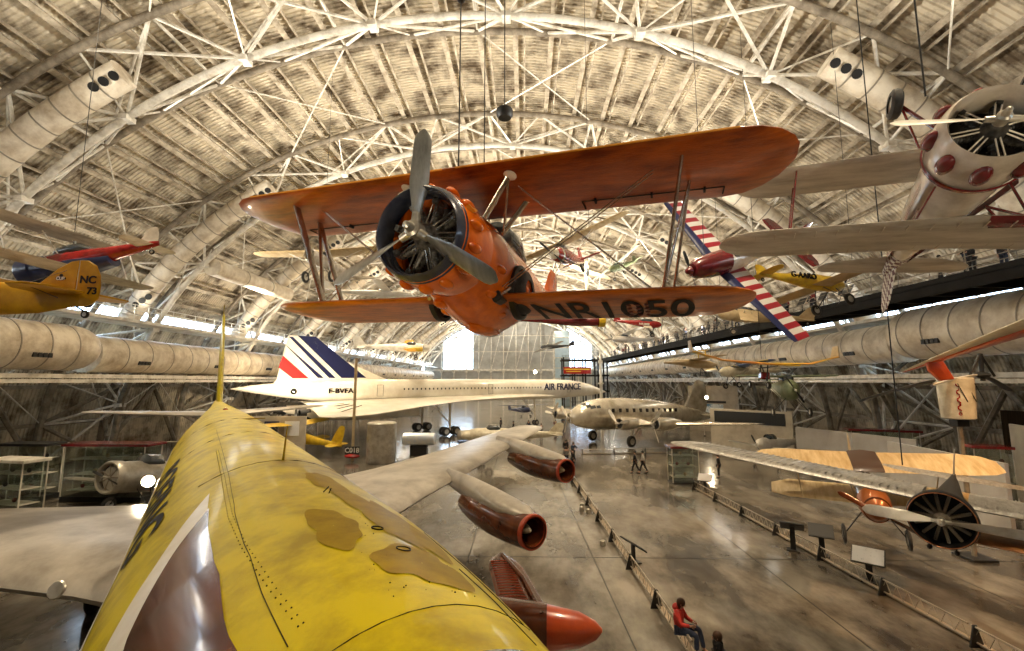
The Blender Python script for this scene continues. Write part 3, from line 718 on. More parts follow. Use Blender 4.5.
MB().lathe([(-.82, .575), (-.80, .60), (-.74, .61), (-.72, .59)], 'X', 44).build('maroon_band', m_maroon, cw)
radial(iv, (-.24, 0, 0), 7, .15, .46, .06, mrod=m_steel)
propeller(iv, (.02, 0, 0), 2, 1.15, .17, R(84), hubr=.08, th=.04, m=m_steel)
for sg in (1, -1):
    mb = MB(); pts = [(-1.0, .53, .30), (-1.8, .46, .26), (-2.8, .34, .2), (-4.4, .17, .12)]
    mb.rings([[Vector((x, sg*(w+.006), z+dz)) for dz in (.07, .02, -.04)] for x, w, z in pts], cap=False, closed=False); mb.build('maroon_side_stripe', m_maroon, iv)
MB().wing(wing_st(3.3, -.78, .95, 1.12, .12, 0, .09), 20).build('upper_wing', m_ivoryw, iv)
MB().wing([(y, le, z+.004, c, t+.012) for y, le, z, c, t in [(-2.6, -1.02, .95, .62, .07), (-1.6, -.93, .95, .70, .09), (-.2, -.8, .95, .74, .10), (-.15, -.79, .95, .5, .08)]], 16).build('red_wing_panel', m_maroon, iv)
MB().wing(wing_st(3.15, -1.3, -.55, 1.05, .11, .015, .09), 20).build('lower_wing', m_ivoryw, iv)
rb = MB()
for i in range(22):
    for (z, le, zz) in ((.95, -.8, -1),):
        y = -3+i*6/21; rb.bar((le-.09*abs(y), y, z+.075), (le-.09*abs(y)-1.05, y, z+.02), .012, .012)
rb.build('rib_tapes', m_ivory, iv)
for sg in (1, -1):
    for (a, b) in (((-1.15, sg*2.2, .92), (-1.6, sg*2.1, -.5)), ((-1.75, sg*2.2, .92), (-2.2, sg*2.1, -.5)), ((-1.75, sg*2.2, .92), (-1.6, sg*2.1, -.5))): MB().strut(a, b, .06, .03).build('interplane_strut', m_maroon, iv)
    for (a, b) in (((-.9, sg*.4, .4), (-1.0, sg*.62, .9)), ((-1.6, sg*.4, .4), (-1.5, sg*.62, .9)), ((-1.6, sg*.4, .4), (-1.0, sg*.62, .9))): MB().strut(a, b, .05, .03).build('cabane_strut', m_maroon, iv)
    g = MB().strut((-.85, sg*.3, -.45), (-1.1, sg*.72, -1.2), .08, .04).strut((-1.6, sg*.3, -.45), (-1.1, sg*.72, -1.2), .06, .03).build('gear_strut', m_maroon, iv)
    wheel('main_wheel', g, (-1.1, sg*.80, -1.25), .24, .15)
    MB().wing([(sg*.03, -4.35, .06, .95, .08), (sg*.8, -4.5, .06, .8, .06), (sg*1.2, -4.7, .06, .55, .04), (sg*1.32, -4.9, .06, .25, .02)], 14).build('tailplane', m_ivoryw, iv)
    MB().ball((-2.3, sg*.0, .0), (.01, .01, .01))
MB().wing([(.1, -4.25, 0, 1.05, .07), (.5, -4.55, 0, .95, .06), (.85, -4.85, 0, .7, .04), (.98, -5.1, 0, .35, .02)], 14, vertical=True).build('tail_fin', m_chk, iv)
MB().hull([(-4.0, .06, .2, .25), (-4.6, .07, .14, .19), (-5.15, .08, .07, .125)], 24).build('checkered_tail', m_chk, iv)
MB().ball((-2.2, 0, .52), (.5, .22, .14)).build('headrest_fairing', m_maroon, iv)
# ---------------------------------------------------------------- aerobatic monoplane with starburst wings
m_str = stripes('wing_stripes', (.75, .72, .68), (.34, .015, .03), 1, .62, lead=-2.28, leadc=(.012, .02, .10))
ch = thing('aerobatic_monoplane', 'dark red nosed monoplane banked steeply, striped red and white wings with blue edges', 'airplane', (7.895, 21.437, 12.381), (-1.012, .294, 3.531))
MB().hull([(-.05, 0, .3, .32), (-.3, 0, .46, .5), (-1.2, -.02, .55, .64), (-2.1, 0, .58, .68)], 28).build('nose_cowling', m_maroon, ch)
MB().hull([(-2.1, 0, .58, .68), (-3.2, 0, .53, .6), (-4.4, .06, .34, .4), (-5.8, .14, .2, .24), (-7.2, .2, .06, .12)], 28).build('fuselage', m_ivory, ch)
MB().hull([(-2.05, .5, .25, .05), (-2.5, .62, .34, .32), (-3.2, .66, .34, .34), (-3.8, .58, .24, .2), (-4.1, .5, .1, .05)], 20).build('canopy', m_glasscan, ch)
cf = MB()
for x in (-2.45, -2.95, -3.45): cf.tube([(x, .37*cos(a), .62+.36*sin(a)) for a in [pi*i/12 for i in range(13)]], .02, 5)
cf.build('canopy_frame', m_ivory, ch)
for sg in (1, -1):
    MB().wing([(sg*.35, -1.75, -.42, 1.75, .2), (sg*2.6, -1.9, -.30, 1.45, .17), (sg*4.7, -2.02, -.18, 1.15, .12), (sg*4.95, -2.1, -.17, 1.0, .06)], 18).build('wing', m_str, ch)
    MB().wing([(sg*.05, -6.2, .2, 1.1, .1), (sg*1.6, -6.4, .2, .75, .07), (sg*1.85, -6.5, .2, .5, .03)], 12).build('tailplane', m_maroon, ch)
    g = MB().strut((-1.9, sg*1.0, -.4), (-1.8, sg*1.05, -1.15), .1, .08).build('gear_leg', m_ivory, ch); wheel('main_wheel', g, (-1.75, sg*1.1, -1.25), .23, .15)
MB().wing([(.15, -6.1, 0, 1.3, .1), (.9, -6.6, 0, .95, .07), (1.35, -6.95, 0, .5, .03)], 12, vertical=True).build('tail_fin', m_maroon, ch)
propeller(ch, (.05, 0, 0), 2, 1.0, .16, R(62), m=m_dark, hubm=m_maroon, sp=.2, hubr=.1)
# ---------------------------------------------------------------- rotary-engined monoplane hanging low at the right
m_silverf = mat('silver_fabric', (.50, .48, .44), .38, .3, (.26, .24, .21), 1.6, .1, 30, stretch=(2, 8, 1))
m_ribbed = mat('orange_ribbed_fabric', (.45, .18, .05), .45, 0, (.22, .08, .02), 2)
ro = thing('rotary_monoplane', 'silver winged old monoplane with big spoked rotary engine hanging low right', 'airplane', (8.04, 9.47, 4.535), (-.085, .0, -2.34))
MB().lathe([(-.42, .46), (-.3, .52), (-.05, .54), (.02, .525), (.03, .505), (-.02, .49), (-.3, .48)], 'X', 48).build('cowl_ring', m_black, ro)
MB().lathe([(.025, .515), (.04, .505), (.03, .495)], 'X', 48).build('copper_cowl_edge', mat('copper_edge', (.5, .2, .09), .3, .6), ro)
MB().lathe([(-.36, .02), (-.38, .5)], 'X', 36).build('engine_bulkhead', m_black, ro)
radial(ro, (-.15, 0, 0), 14, .13, .45, .03, mcyl=m_steel_d, mrod=m_steel_d, depth=.15)
propeller(ro, (.12, 0, 0), 2, 1.22, .24, R(-86), hubr=.07, th=.035, m=m_steel)
MB().hull([(-.38, -.02, .40, .40), (-1.0, -.04, .34, .34), (-2.2, -.04, .28, .28), (-3.6, .0, .18, .2), (-5.2, .08, .05, .1)], 24).build('fuselage', m_dark, ro)
MB().wing([(.3, -.6, -.42, 1.2, .13), (2.2, -.65, -.40, 1.15, .12), (3.6, -.75, -.38, .9, .08), (3.9, -.95, -.38, .4, .03)], 16).build('orange_lower_wing', m_ribbed, ro)
for sg in (1, -1):
    w = MB().wing([(sg*.35, -.5, .22, 1.75, .17), (sg*2.5, -.55, .26, 1.7, .16), (sg*5.1, -.62, .31, 1.5, .12), (sg*5.8, -.72, .32, 1.1, .08), (sg*6.0, -.9, .32, .5, .03)], 18).build('wing', m_silverf, ro)
    rb = MB()
    for i in range(34): y = .45+i*.145; rb.bar((-.56-.03*y, sg*y, .315+.018*y), (-1.95-.0*y, sg*y, .28+.018*y), .016, .012)
    rb.build('wing_ribs', m_silverf, w)
    MB().wing([(sg*.05, -4.4, .12, 1.0, .06), (sg*1.2, -4.6, .12, .7, .04), (sg*1.5, -4.9, .12, .3, .02)], 12).build('tailplane', m_silverf, ro)
    g = MB().strut((-.5, sg*.15, -.42), (-.5, sg*.2, -.66), .06, .03).ball((-.5, sg*.2, -.68), (.1, .05, .05)).build('exhaust_stub', m_dark, ro)
MB().wing([(.1, -4.7, 0, .8, .05), (.6, -4.95, 0, .6, .04), (.8, -5.2, 0, .3, .02)], 12, vertical=True).build('rudder', m_silverf, ro)
# ---------------------------------------------------------------- the white supersonic airliner
m_cw = mat('airliner_white', (.90, .86, .76), .25, 0, (.70, .64, .52), .35, coat=.4)
m_blue2 = mat('dark_blue_livery', (.012, .016, .07), .3, coat=.4); m_red2 = mat('red_livery', (.55, .02, .02), .3, coat=.4)
co = thing('supersonic_airliner', 'long slender white delta winged airliner with blue and red striped tail', 'airplane', (-31.5, 49, 0), (0, 0, math.atan2(40, 47.2)))
MB().hull([(0, 6.35, .03, .04), (2, 6.32, .35, .42), (5, 6.2, .75, .85), (9, 6.02, 1.15, 1.25), (14, 5.9, 1.42, 1.55), (20, 5.85, 1.44, 1.62), (48, 5.85, 1.44, 1.62), (51, 5.85, 1.38, 1.55), (54, 5.8, 1.2, 1.36), (57, 5.6, .82, 1.0), (60, 5.3, .35, .45), (61.7, 5.15, .03, .04)], 40).build('fuselage', m_cw, co)
le = [(1.3, 47), (1.7, 42), (2.3, 37), (3.2, 33), (4.2, 30), (5.5, 26.5), (7, 22.8), (9, 18.2), (11, 14), (12.2, 11.2), (12.8, 8.4)]
for sg in (1, -1):
    st = [(sg*y, x, 4.75-.012*y*y*.5, x-7.2+.12*y-(1.2 if y > 12.5 else 0), max(.12, .75-.05*y)) for y, x in le]
    w = MB().wing(st, 20).build('delta_wing', m_cw, co)
    e = MB()
    for i in range(6): e.bar((7.9, sg*(1.6+i*1.8), 4.70-.006*(1.6+i*1.8)**2), (10.4, sg*(1.6+i*1.8), 4.72), .03, .06)
    e.build('elevon_gaps', m_letter, w)
    n_ = MB()
    n_.hull([(19, 3.55, 1.5, .62, .45), (14, 3.5, 1.5, .68, .45), (7.5, 3.6, 1.45, .62, .6), (6.2, 3.7, 1.3, .5, .8)], 28)
    n = n_.build('engine_nacelle', m_cw, co); n.location = (0, sg*5.2, 0)
    for dy in (-.72, .72):
        MB().box((19.02, dy, 3.52), (.1, 1.2, 1.0)).build('intake_opening', m_dark, n)
        MB().lathe([(6.6, .6), (5.6, .52), (5.6, .44), (6.3, .44), (6.31, .02)], 'X', 24, c=(0, dy, 3.7)).build('exhaust_nozzle', m_dark, n)
    g = MB().tube([(25, sg*3.9, 4.3), (25, sg*3.9, .7)], .16, 8).tube([(22.5, sg*3.6, 4.2), (25, sg*3.9, 1.6)], .09, 6).build('main_gear_leg', m_steel, co)
    for dx in (-.8, .8):
        for dy in (-.4, .4): wheel('gear_wheel', g, (25+dx, sg*3.9+dy, .6), .6, .4)
g = MB().tube([(43.5, 0, 4.4), (43.7, 0, .5)], .12, 8).tube([(41, 0, 4.3), (43.6, 0, 1.8)], .07, 6).build('nose_gear_leg', m_steel, co)
for dy in (-.28, .28): wheel('gear_wheel', g, (43.7, dy, .45), .45, .25)
fin = MB().poly([(3.6, 0, 6.4), (4.4, 0, 7.3), (5.4, 0, 12.5), (8.5, 0, 12.5), (12.3, 0, 9.6), (18.1, 0, 7.2), (19, 0, 6.9)], (0, 1, 0), .34).build('tail_fin', m_cw, co, bevel=.1)
for sg in (1, -1):
    def dec(name, pts, m): return MB().poly([(x, sg*.176, z) for x, z in pts], (0, 1, 0), .01).build(name, m, fin, smooth=False)
    dec('navy_stripe', [(6.4, 12.48), (8.45, 12.48), (9.2, 11.9), (14.8, 7.62), (11.7, 7.56)], m_blue2)
    dec('navy_stripe', [(5.45, 12.3), (5.9, 12.3), (11.0, 7.56), (10.2, 7.56)], m_blue2); dec('navy_stripe', [(5.15, 11.3), (5.35, 11.2), (9.6, 7.56), (8.9, 7.56)], m_blue2)
    dec('red_stripe', [(4.95, 10.1), (7.9, 7.5), (6.1, 7.5), (4.6, 8.7)], m_red2)
    o = MB().lathe([(-.006, .62), (.006, .62), (.006, .52), (-.006, .52)], 'Y', 24, c=(8.1, sg*.182, 11.3)).build('white_ring_emblem', m_cw, fin)
wd = MB(); rnd = random.Random(1)
for i in range(40):
    for sg in (1, -1): wd.box((19.5+i*.62, sg*1.425, 6.15), (.17, .04, .24))
wd.build('cabin_windows', m_letter, co)
ds = MB()
for x in (16.2, 33.5, 50.2):
    for a, b in (((x-.4, 5.3), (x-.4, 7.0)), ((x+.4, 5.3), (x+.4, 7.0)), ((x-.4, 7.0), (x+.4, 7.0)), ((x-.4, 5.3), (x+.4, 5.3))): ds.bar((a[0], -1.45, min(a[1], 6.7)), (b[0], -1.45, min(b[1], 6.7)), .04, .05)
ds.build('door_outlines', m_band, co)
MB().hull([(52.6, 6.6, .9, .5), (54.4, 6.5, .86, .48), (55.6, 6.2, .7, .42)], 20).build('cockpit_visor', m_glasscan, co)
text('airline_lettering', 'AIR FRANCE', 1.5, m_blue2, co, (48.8, -1.46, 6.2), (pi/2, 0, 0), sx=1.05, ext=.03, bold=.03)
text('registration', 'F-BVFA', .8, m_letter, co, (11.3, -1.42, 6.0), (pi/2, 0, 0), sx=1.2, ext=.05, bold=.02)
# ---------------------------------------------------------------- four-engined polished airliner
m_pol = mat('polished_skin', (.90, .84, .72), .22, .65, (.45, .38, .28), .7, .06, 3, lo=.3, hi=.6, bd=.05)
st_ = thing('piston_airliner', 'polished silver four engined airliner with tall rounded fin parked mid hall', 'airplane', (10.9, 54.6, 0), (0, R(-1.5), math.atan2(-.53, -.85)))
MB().hull([(6.95, 3.1, .04, .04), (6.9, 3.1, .3, .32), (6.6, 3.15, .75, .8), (5.9, 3.25, 1.15, 1.2), (4.6, 3.35, 1.5, 1.55), (2.8, 3.45, 1.7, 1.75), (0, 3.45, 1.76, 1.8), (-5, 3.4, 1.7, 1.72), (-9, 3.3, 1.35, 1.4), (-13, 3.15, .8, .95), (-16.5, 3.0, .12, .35)], 36).build('fuselage', m_pol, st_)
def nose_pt(x, a, off=.02):
    X = [2.8, 4.6, 5.9, 6.6, 6.9]; zc = lerp(x, X, [3.45, 3.35, 3.25, 3.15, 3.1]); w_ = lerp(x, X, [1.7, 1.5, 1.15, .75, .12]); h_ = lerp(x, X, [1.75, 1.55, 1.2, .8, .12]); return Vector((x, (w_+off)*cos(a), zc+(h_+off)*sin(a)))
for sg in (1, -1):
    for (xa, xb, a0, a1) in ((5.25, 5.75, 62, 86), (4.95, 5.5, 40, 58), (4.5, 5.15, 30, 44), (3.9, 4.4, 28, 40)):
        if sg < 0: a0, a1 = 180-a0, 180-a1
        mb = MB(); mb.rings([[nose_pt(xa+(xb-xa)*i/4, R(a0+(a1-a0)*j/4)) for j in range(5)] for i in range(5)], cap=False, closed=False); mb.build('cockpit_window', m_glasscan, st_)
w = MB()
for sg in (1, -1):
    for i in range(11): w.box((2.4-i*1.05, sg*(1.70-(.0 if i < 6 else .06*(i-5))), 3.9), (.34, .12, .42))
w.build('cabin_windows', m_letter, st_)
MB().wing([(3.1, -10.3, 0, 5.0, .4), (4.2, -11.2, 0, 4.6, .42), (5.6, -12.2, 0, 3.7, .36), (6.9, -13.0, 0, 2.7, .25), (7.5, -13.6, 0, 1.7, .12), (7.65, -14, 0, .8, .05)], 16, vertical=True).build('tail_fin', m_pol, st_)
for sg in (1, -1):
    MB().wing([(sg*1.2, 2.0, 2.35, 5.4, .9), (sg*5, 1.6, 2.6, 4.4, .65), (sg*10, .6, 3.0, 3.1, .4), (sg*15, -.5, 3.4, 1.9, .22), (sg*16.2, -1.0, 3.5, 1.0, .1)], 18).build('wing', m_pol, st_)
    MB().wing([(sg*.4, -13.4, 3.2, 2.8, .3), (sg*4, -14, 3.3, 1.9, .2), (sg*5.2, -14.4, 3.3, 1.0, .08)], 14).build('tailplane', m_pol, st_)
    for y, x in ((4.2, 3.9), (8.3, 3.1)):
        z = 2.45+.06*y
        n = MB().lathe([(0, .50), (-.05, .60), (-.7, .68), (-2, .62), (-3.6, .35)], 'X', 24).build('engine_nacelle', m_pol, st_); n.location = (x, sg*y, z)
        MB().lathe([(-.35, .02), (-.36, .55)], 'X', 20).build('engine_face', m_dark, n)
        propeller(n, (.3, 0, 0), 3, 1.85, .34, R(0+y*10), hubr=.16, th=.06, m=m_steel)
    g = MB().tube([(.9, sg*3.2, 2.4), (1.2, sg*3.2, .6)], .11, 8).tube([(-.4, sg*3.1, 2.3), (1.1, sg*3.2, .8)], .06, 6).build('main_gear_leg', m_steel, st_)
    wheel('main_wheel', g, (1.2, sg*3.2, .66), .62, .38)
g = MB().tube([(-15, 0, 2.8), (-15.2, 0, .4)], .06, 6).build('tail_wheel_leg', m_steel, st_); wheel('tail_wheel', g, (-15.2, 0, .25), .25, .15)
# ---------------------------------------------------------------- smaller aircraft, one builder with many options
def plane(name, label, loc, yaw, pitch=0, roll=0, L=6.5, span=9, wz=.6, chord=1.4, body=m_white, wingm=m_white, tailm=None, nose='inline', bi=False, gear=True, strut=True,
          bw=.4, bh=.5, fin=1.0, wheelr=.25, prop=2, propm=m_dark, cant=True, group=None, cat='airplane', sweep=0, taper=.75, canm=m_glasscan, nosem=None, wx=None, inc=.03, cable_up=False, dih=.02, pa=30):
    o = thing(name, label, cat, loc, (R(roll), R(-pitch), R(yaw)), group); tailm = tailm or body; nosem = nosem or body
    MB().hull([(-.18, 0, bw*.62, bh*.62), (-.3, 0, bw*.8, bh*.8), (-.9, 0, bw*.95, bh*.95), (-L*.3, 0, bw, bh), (-L*.45, .02, bw*.85, bh*.85), (-L*.7, .08, bw*.5, bh*.5), (-L*.92, .12, bw*.14, bh*.3), (-L, .12, .03, bh*.2)], 20).build('fuselage', body, o)
    if nose == 'radial':
        c = MB().lathe([(-.55, bw*1.12), (-.1, bw*1.12), (0, bw*1.02), (-.03, bw*.92), (-.3, bw*.9)], 'X', 26).build('cowling', nosem, o); MB().lathe([(-.3, .02), (-.31, bw*.92)], 'X', 20).build('engine_face', m_dark, c)
        cy = MB()
        for k in range(7): a = 2*pi*k/7; cy.tube([(-.2, 0, 0), (-.2, bw*.85*cos(a), bw*.85*sin(a))], .05, 6)
        cy.build('cylinders', m_steel_d, c)
    elif nose == 'inline': MB().hull([(.02, 0, bw*.3, bh*.3), (-.18, 0, bw*.66, bh*.66), (-.9, 0, bw*.98, bh*.98)], 20).build('cowling', nosem, o)
    elif nose == 'glider': MB().hull([(.55, -.05, .03, .04), (.3, -.03, bw*.45, bh*.45), (-.2, 0, bw*.66, bh*.66)], 20).build('nose_cone', nosem, o)
    if prop: propeller(o, (.08, 0, 0), prop, .95, .14, R(pa), m=propm, hubr=.06, th=.03)
    wx = -L*.2 if wx is None else wx; hs = span/2
    def wg(z, nm, k=1.0):
        for sg in (1, -1): MB().wing([(sg*.0, wx, z, chord, chord*.11), (sg*hs*k*.9, wx-sweep*hs, z+dih*hs, chord*taper, chord*.09), (sg*hs*k*.97, wx-sweep*hs-.1, z+dih*hs, chord*taper*.75, chord*.06), (sg*hs*k, wx-sweep*hs-.3, z+dih*hs, chord*taper*.35, chord*.03)], 14, inc=inc).build(nm, wingm, o)
    if bi:
        wg(bh+.75, 'upper_wing'); wx -= .35; wg(-bh*.6, 'lower_wing', .95)
        for sg in (1, -1):
            for dx in (-.3, -chord*.75): MB().strut((wx+dx, sg*hs*.68, -bh*.6), (wx+.3+dx, sg*hs*.68, bh+.75), .06, .03).build('interplane_strut', m_steel, o)
            MB().strut((wx-.2, sg*bw*.6, bh*.6), (wx, sg*bw*1.3, bh+.75), .05, .03).build('cabane_strut', m_steel, o)
            MB().tube([(wx-.3, sg*hs*.66, -bh*.6), (wx, sg*bw, bh+.7)], .008, 4).tube([(wx-.3, sg*bw, -bh*.4), (wx, sg*hs*.66, bh+.75)], .008, 4).build('bracing_wires', m_steel, o)
    else:
        wg(wz, 'wing')
        if strut:
            for sg in (1, -1): MB().strut((wx-.3, sg*bw*.8, -bh*.6), (wx-.35, sg*hs*.5, wz), .07, .03).strut((wx-.8, sg*bw*.8, -bh*.6), (wx-chord*.6, sg*hs*.5, wz), .06, .03).build('wing_struts', m_steel, o)
    for sg in (1, -1): MB().wing([(sg*.03, -L*.84, .12, chord*.65, .06), (sg*span*.13, -L*.87, .12, chord*.5, .05), (sg*span*.16, -L*.91, .12, chord*.2, .03)], 12).build('tailplane', tailm, o)
    MB().wing([(.1, -L*.82, 0, L*.17, .07), (fin*.6, -L*.88, 0, L*.13, .06), (fin*.92, -L*.92, 0, L*.09, .04), (fin, -L*.95, 0, L*.04, .02)], 12, vertical=True).build('tail_fin', tailm, o)
    if cant: MB().hull([(wx+.25, bh*.7, bw*.3, .05), (wx-.1, bh*.95, bw*.7, bh*.45), (wx-.9, bh*.95, bw*.7, bh*.45), (wx-1.4, bh*.6, bw*.3, .1)], 16).build('canopy', canm, o)
    if gear:
        for sg in (1, -1):
            g = MB().strut((wx+.3, sg*bw*.6, -bh*.7), (wx+.15, sg*(bw+.5), -bh-.65), .07, .04).strut((wx-.5, sg*bw*.6, -bh*.7), (wx+.1, sg*(bw+.5), -bh-.65), .05, .03).build('gear_leg', m_dark, o)
            wheel('main_wheel', g, (wx+.15, sg*(bw+.58), -bh-.7), wheelr, .12)
        wheel('tail_wheel', o, (-L*.94, 0, -.18), .1, .06)
    return o
m_cuby = mat('ochre_yellow_fabric', (.62, .34, .012), .45, 0, (.36, .16, .006), 1.2, .05, 20, spec=.15)
m_cream2 = mat('doped_cream_fabric', (.64, .50, .28), .5, 0, (.44, .30, .13), 1.0, .15, 22, stretch=(1, 6, 1))
m_tan = mat('tan_fabric', (.55, .42, .24), .5, 0, (.36, .26, .13), 1.5)
m_green = mat('olive_green', (.10, .14, .06), .5, 0, (.2, .22, .12), 3)
m_yel = mat('bright_yellow', (.72, .50, .02), .35, 0, (.5, .3, .02), 3, coat=.3)
m_orr = mat('orange_red_gloss', (.72, .10, .015), .28, 0, (.5, .05, .01), 2, coat=.5)
m_silv = mat('bare_metal', (.58, .55, .48), .32, .6, (.3, .27, .22), 1.2, lo=.3, hi=.6)
# yellow high-wing trainer whose tail shows at the left edge: the tail post is the origin
cu = thing('yellow_monoplane', 'ochre yellow light airplane at left edge showing only its tail with NC 73', 'airplane', (-11.15, 11, 9.35), (0, R(-2), R(180)))
MB().hull([(-.1, -.12, .03, .18), (.9, -.18, .09, .33), (2.2, -.16, .2, .44), (3.6, -.1, .32, .52), (4.6, 0, .36, .55), (5.6, -.05, .34, .42), (6.3, -.08, .16, .2)], 24).build('fuselage', m_cuby, cu)
def tailplate(name, pts, th, m, par): return MB().poly([(x, 0, z) for x, z in pts], (0, 1, 0), th).build(name, m, par, bevel=.02)
tailplate('tail_fin', [(1.15, .05), (.95, .25), (.55, .62), (.22, .82), (.02, .86), (.02, -.05)], .06, m_cuby, cu)
tailplate('rudder', [(0, .86), (-.2, .86), (-.42, .74), (-.55, .5), (-.6, .2), (-.58, -.1), (-.42, -.25), (-.2, -.32), (0, -.3)], .05, m_cuby, cu)
MB().tube([(0.01, 0, -.3), (0.01, 0, .86)], .018, 6).build('rudder_hinge_line', m_white, cu)
for sg in (1, -1): MB().poly([(1.0, sg*.08, .02), (.8, sg*.8, .02), (.4, sg*1.25, .02), (-.1, sg*1.35, .02), (-.38, sg*1.1, .02), (-.4, sg*.2, .02), (-.1, sg*.05, .02)], (0, 0, 1), .05).build('tailplane', m_cuby, cu, bevel=.015)
MB().tube([(.35, .1, -.12), (.2, 1.0, 0.02)], .01, 4).tube([(.3, .0, .6), (.2, 1.0, .05)], .006, 4).build('tail_bracing', m_dark, cu)
g = MB().strut((.15, 0, -.2), (-.25, 0, -.42), .05, .03).build('tail_wheel_spring', m_dark, cu); wheel('tail_wheel', g, (-.3, 0, -.5), .1, .06)
for sg in (1, -1): MB().wing([(sg*.3, 5.6, .62, 1.6, .18), (sg*5.2, 5.6, .75, 1.55, .15), (sg*5.5, 5.3, .75, .8, .06)], 14).build('wing', m_cuby, cu)
text('lettering', 'NC', .26, m_letter, cu, (-.28, -.045+.08, .36), (pi/2, 0, pi), ext=.004, bold=.008, sx=1.1)
text('lettering', '73', .24, m_letter, cu, (-.42, .035, .08), (pi/2, 0, pi), ext=.004, bold=.008, sx=1.1)
em = MB().ball((.42, .034, .38), (.14, .008, .05), 14, 6).ball((.42, .034, .45), (.05, .008, .05), 10, 6).build('round_badge', m_letter, cu)
text('badge_lettering', 'CUB', .11, m_white, em, (.42, .046, .375), (pi/2, 0, pi), ext=.003, bold=.004)
# navy and red biplane behind it
b2 = plane('stunt_biplane', 'navy and red biplane with white tail hanging behind the ochre yellow tail', (-19.3, 17.0, 11.35), 181, -12, 0, L=5.2, span=8.0, chord=1.0, body=m_red, wingm=m_ivoryw, tailm=m_ivory, nose='radial', bi=True, bw=.52, bh=.52, nosem=m_navy, propm=m_steel, fin=.8)
MB().hull([(-.5, 0, .53, .53), (-1.2, -.05, .53, .54), (-2.2, -.16, .48, .42), (-3.4, -.2, .3, .24)], 20).build('navy_belly', m_navy, b2)
# small aircraft hung far and near
plane('high_wing_monoplane', 'pale high wing airplane with black wheels hanging beyond the orange left wings', (-14.3, 29.5, 15.6), -98, 3, 0, L=7, span=11.2, chord=1.5, body=m_ivory, wingm=m_cream2, nose='radial', wz=.75, wheelr=.42)
plane('sailplane', 'slim white glider far behind the left struts of the orange biplane', (-10.8, 42, 15.2), 12, 0, 4, L=7.6, span=13, chord=.9, body=m_white, wingm=m_white, nose='glider', prop=0, gear=False, strut=False, wz=.3, bw=.33, bh=.35, nosem=m_white, sweep=.05)
q = plane('twin_propliner', 'small white and olive twin engined airplane hanging above the white airliner tail', (-13.6, 66, 11.9), 16, 0, 12, L=10.5, span=12, chord=1.7, body=m_white, wingm=m_cuby, nose='inline', prop=0, strut=False, wz=-.1, bw=.6, bh=.65, nosem=m_white, fin=1.6, dih=.08)
for sg in (1, -1):
    n = MB().lathe([(0, .2), (-.1, .32), (-1.4, .3), (-2.2, .1)], 'X', 18).build('engine_nacelle', m_yel if sg < 0 else m_white, q); n.location = (-1.1, sg*2, .1); propeller(n, (.1, 0, 0), 3, .95, .15, .4, m=m_steel_d, hubr=.08)
plane('dark_monoplane', 'thin dark airplane hanging far off below the orange fuselage', (3.2, 88, 13.6), 150, 0, -14, L=7, span=12, chord=1.3, body=m_dark, wingm=m_dark, gear=False, strut=False, wz=0, bw=.35, bh=.4)
plane('racing_monoplane', 'pale winged airplane with red and cream nose hanging right of the orange fuselage', (1.55, 24, 14.0), -115, -8, 16, L=5.6, span=8.4, chord=1.2, body=m_red, wingm=m_cream2, nosem=m_cream, nose='inline', wz=.7, bw=.42, bh=.48, gear=True, prop=2)
plane('spotter_airplane', 'pale green airplane hanging small near the far roof', (11.4, 60, 21.8), -140, -20, 20, L=6.5, span=9, body=m_green, wingm=mat('pale_green', (.42, .46, .36), .5), bw=.4, bh=.5, prop=2)
plane('pale_glider', 'tiny pale glider seen steeply banked under the far roof', (8.6, 62, 23.2), 80, 60, 30, L=6.2, span=7, chord=.8, body=m_cream, wingm=m_cream, nose='glider', prop=0, gear=False, strut=False, wz=.2, bw=.35, bh=.35)
plane('maroon_monoplane', 'dark maroon airplane just below the NR1050 wing with a yellow nose', (6.7, 38, 12.1), 3, 0, 0, L=7.6, span=8.5, chord=1.2, body=m_maroon, wingm=m_maroon, nosem=m_yel, nose='radial', wz=.3, bw=.42, bh=.42, strut=False, gear=False)
q = plane('red_sport_airplane', 'small bright red airplane with white lettering above the walkway', (15.8, 53, 13.6), -12, -6, 12, L=5.4, span=6.5, chord=1.0, body=m_red, wingm=m_cream, nosem=m_red, wz=-.2, bw=.42, bh=.45, strut=False)
text('lettering', 'NR2888', .34, m_white, q, (-1.9, -.44, .0), (pi/2, 0, 0), ext=.01, bold=.006)
plane('bush_airplane', 'grey white high wing airplane hanging beside the glazed stair tower', (12.8, 66, 13.2), -155, 0, 8, L=7.4, span=10, body=m_paleg, wingm=m_white, wz=.8, prop=2)
plane('tan_monoplane', 'tan fabric airplane with drooping wings beyond the end of the lettered wing', (15.2, 36, 12.4), 160, 8, -10, L=6.4, span=10, chord=1.4, body=m_tan, wingm=m_tan, wz=.5, dih=-.12)
q = plane('yellow_sport_airplane', 'yellow airplane marked G-AARO with tan wings hanging before the walkway', (16.35, 23.6, 12.05), 14, -3, -8, L=5.1, span=7.6, chord=1.15, body=m_yel, wingm=m_tan, nosem=m_yel, wz=-.22, bw=.38, bh=.42, strut=False, wheelr=.3, fin=.6, taper=.8, cant=False)
text('registration', 'G-AARO', .40, m_letter, q, (-2.75, -.42, .10), (pi/2, 0, .03), ext=.03, bold=.004)
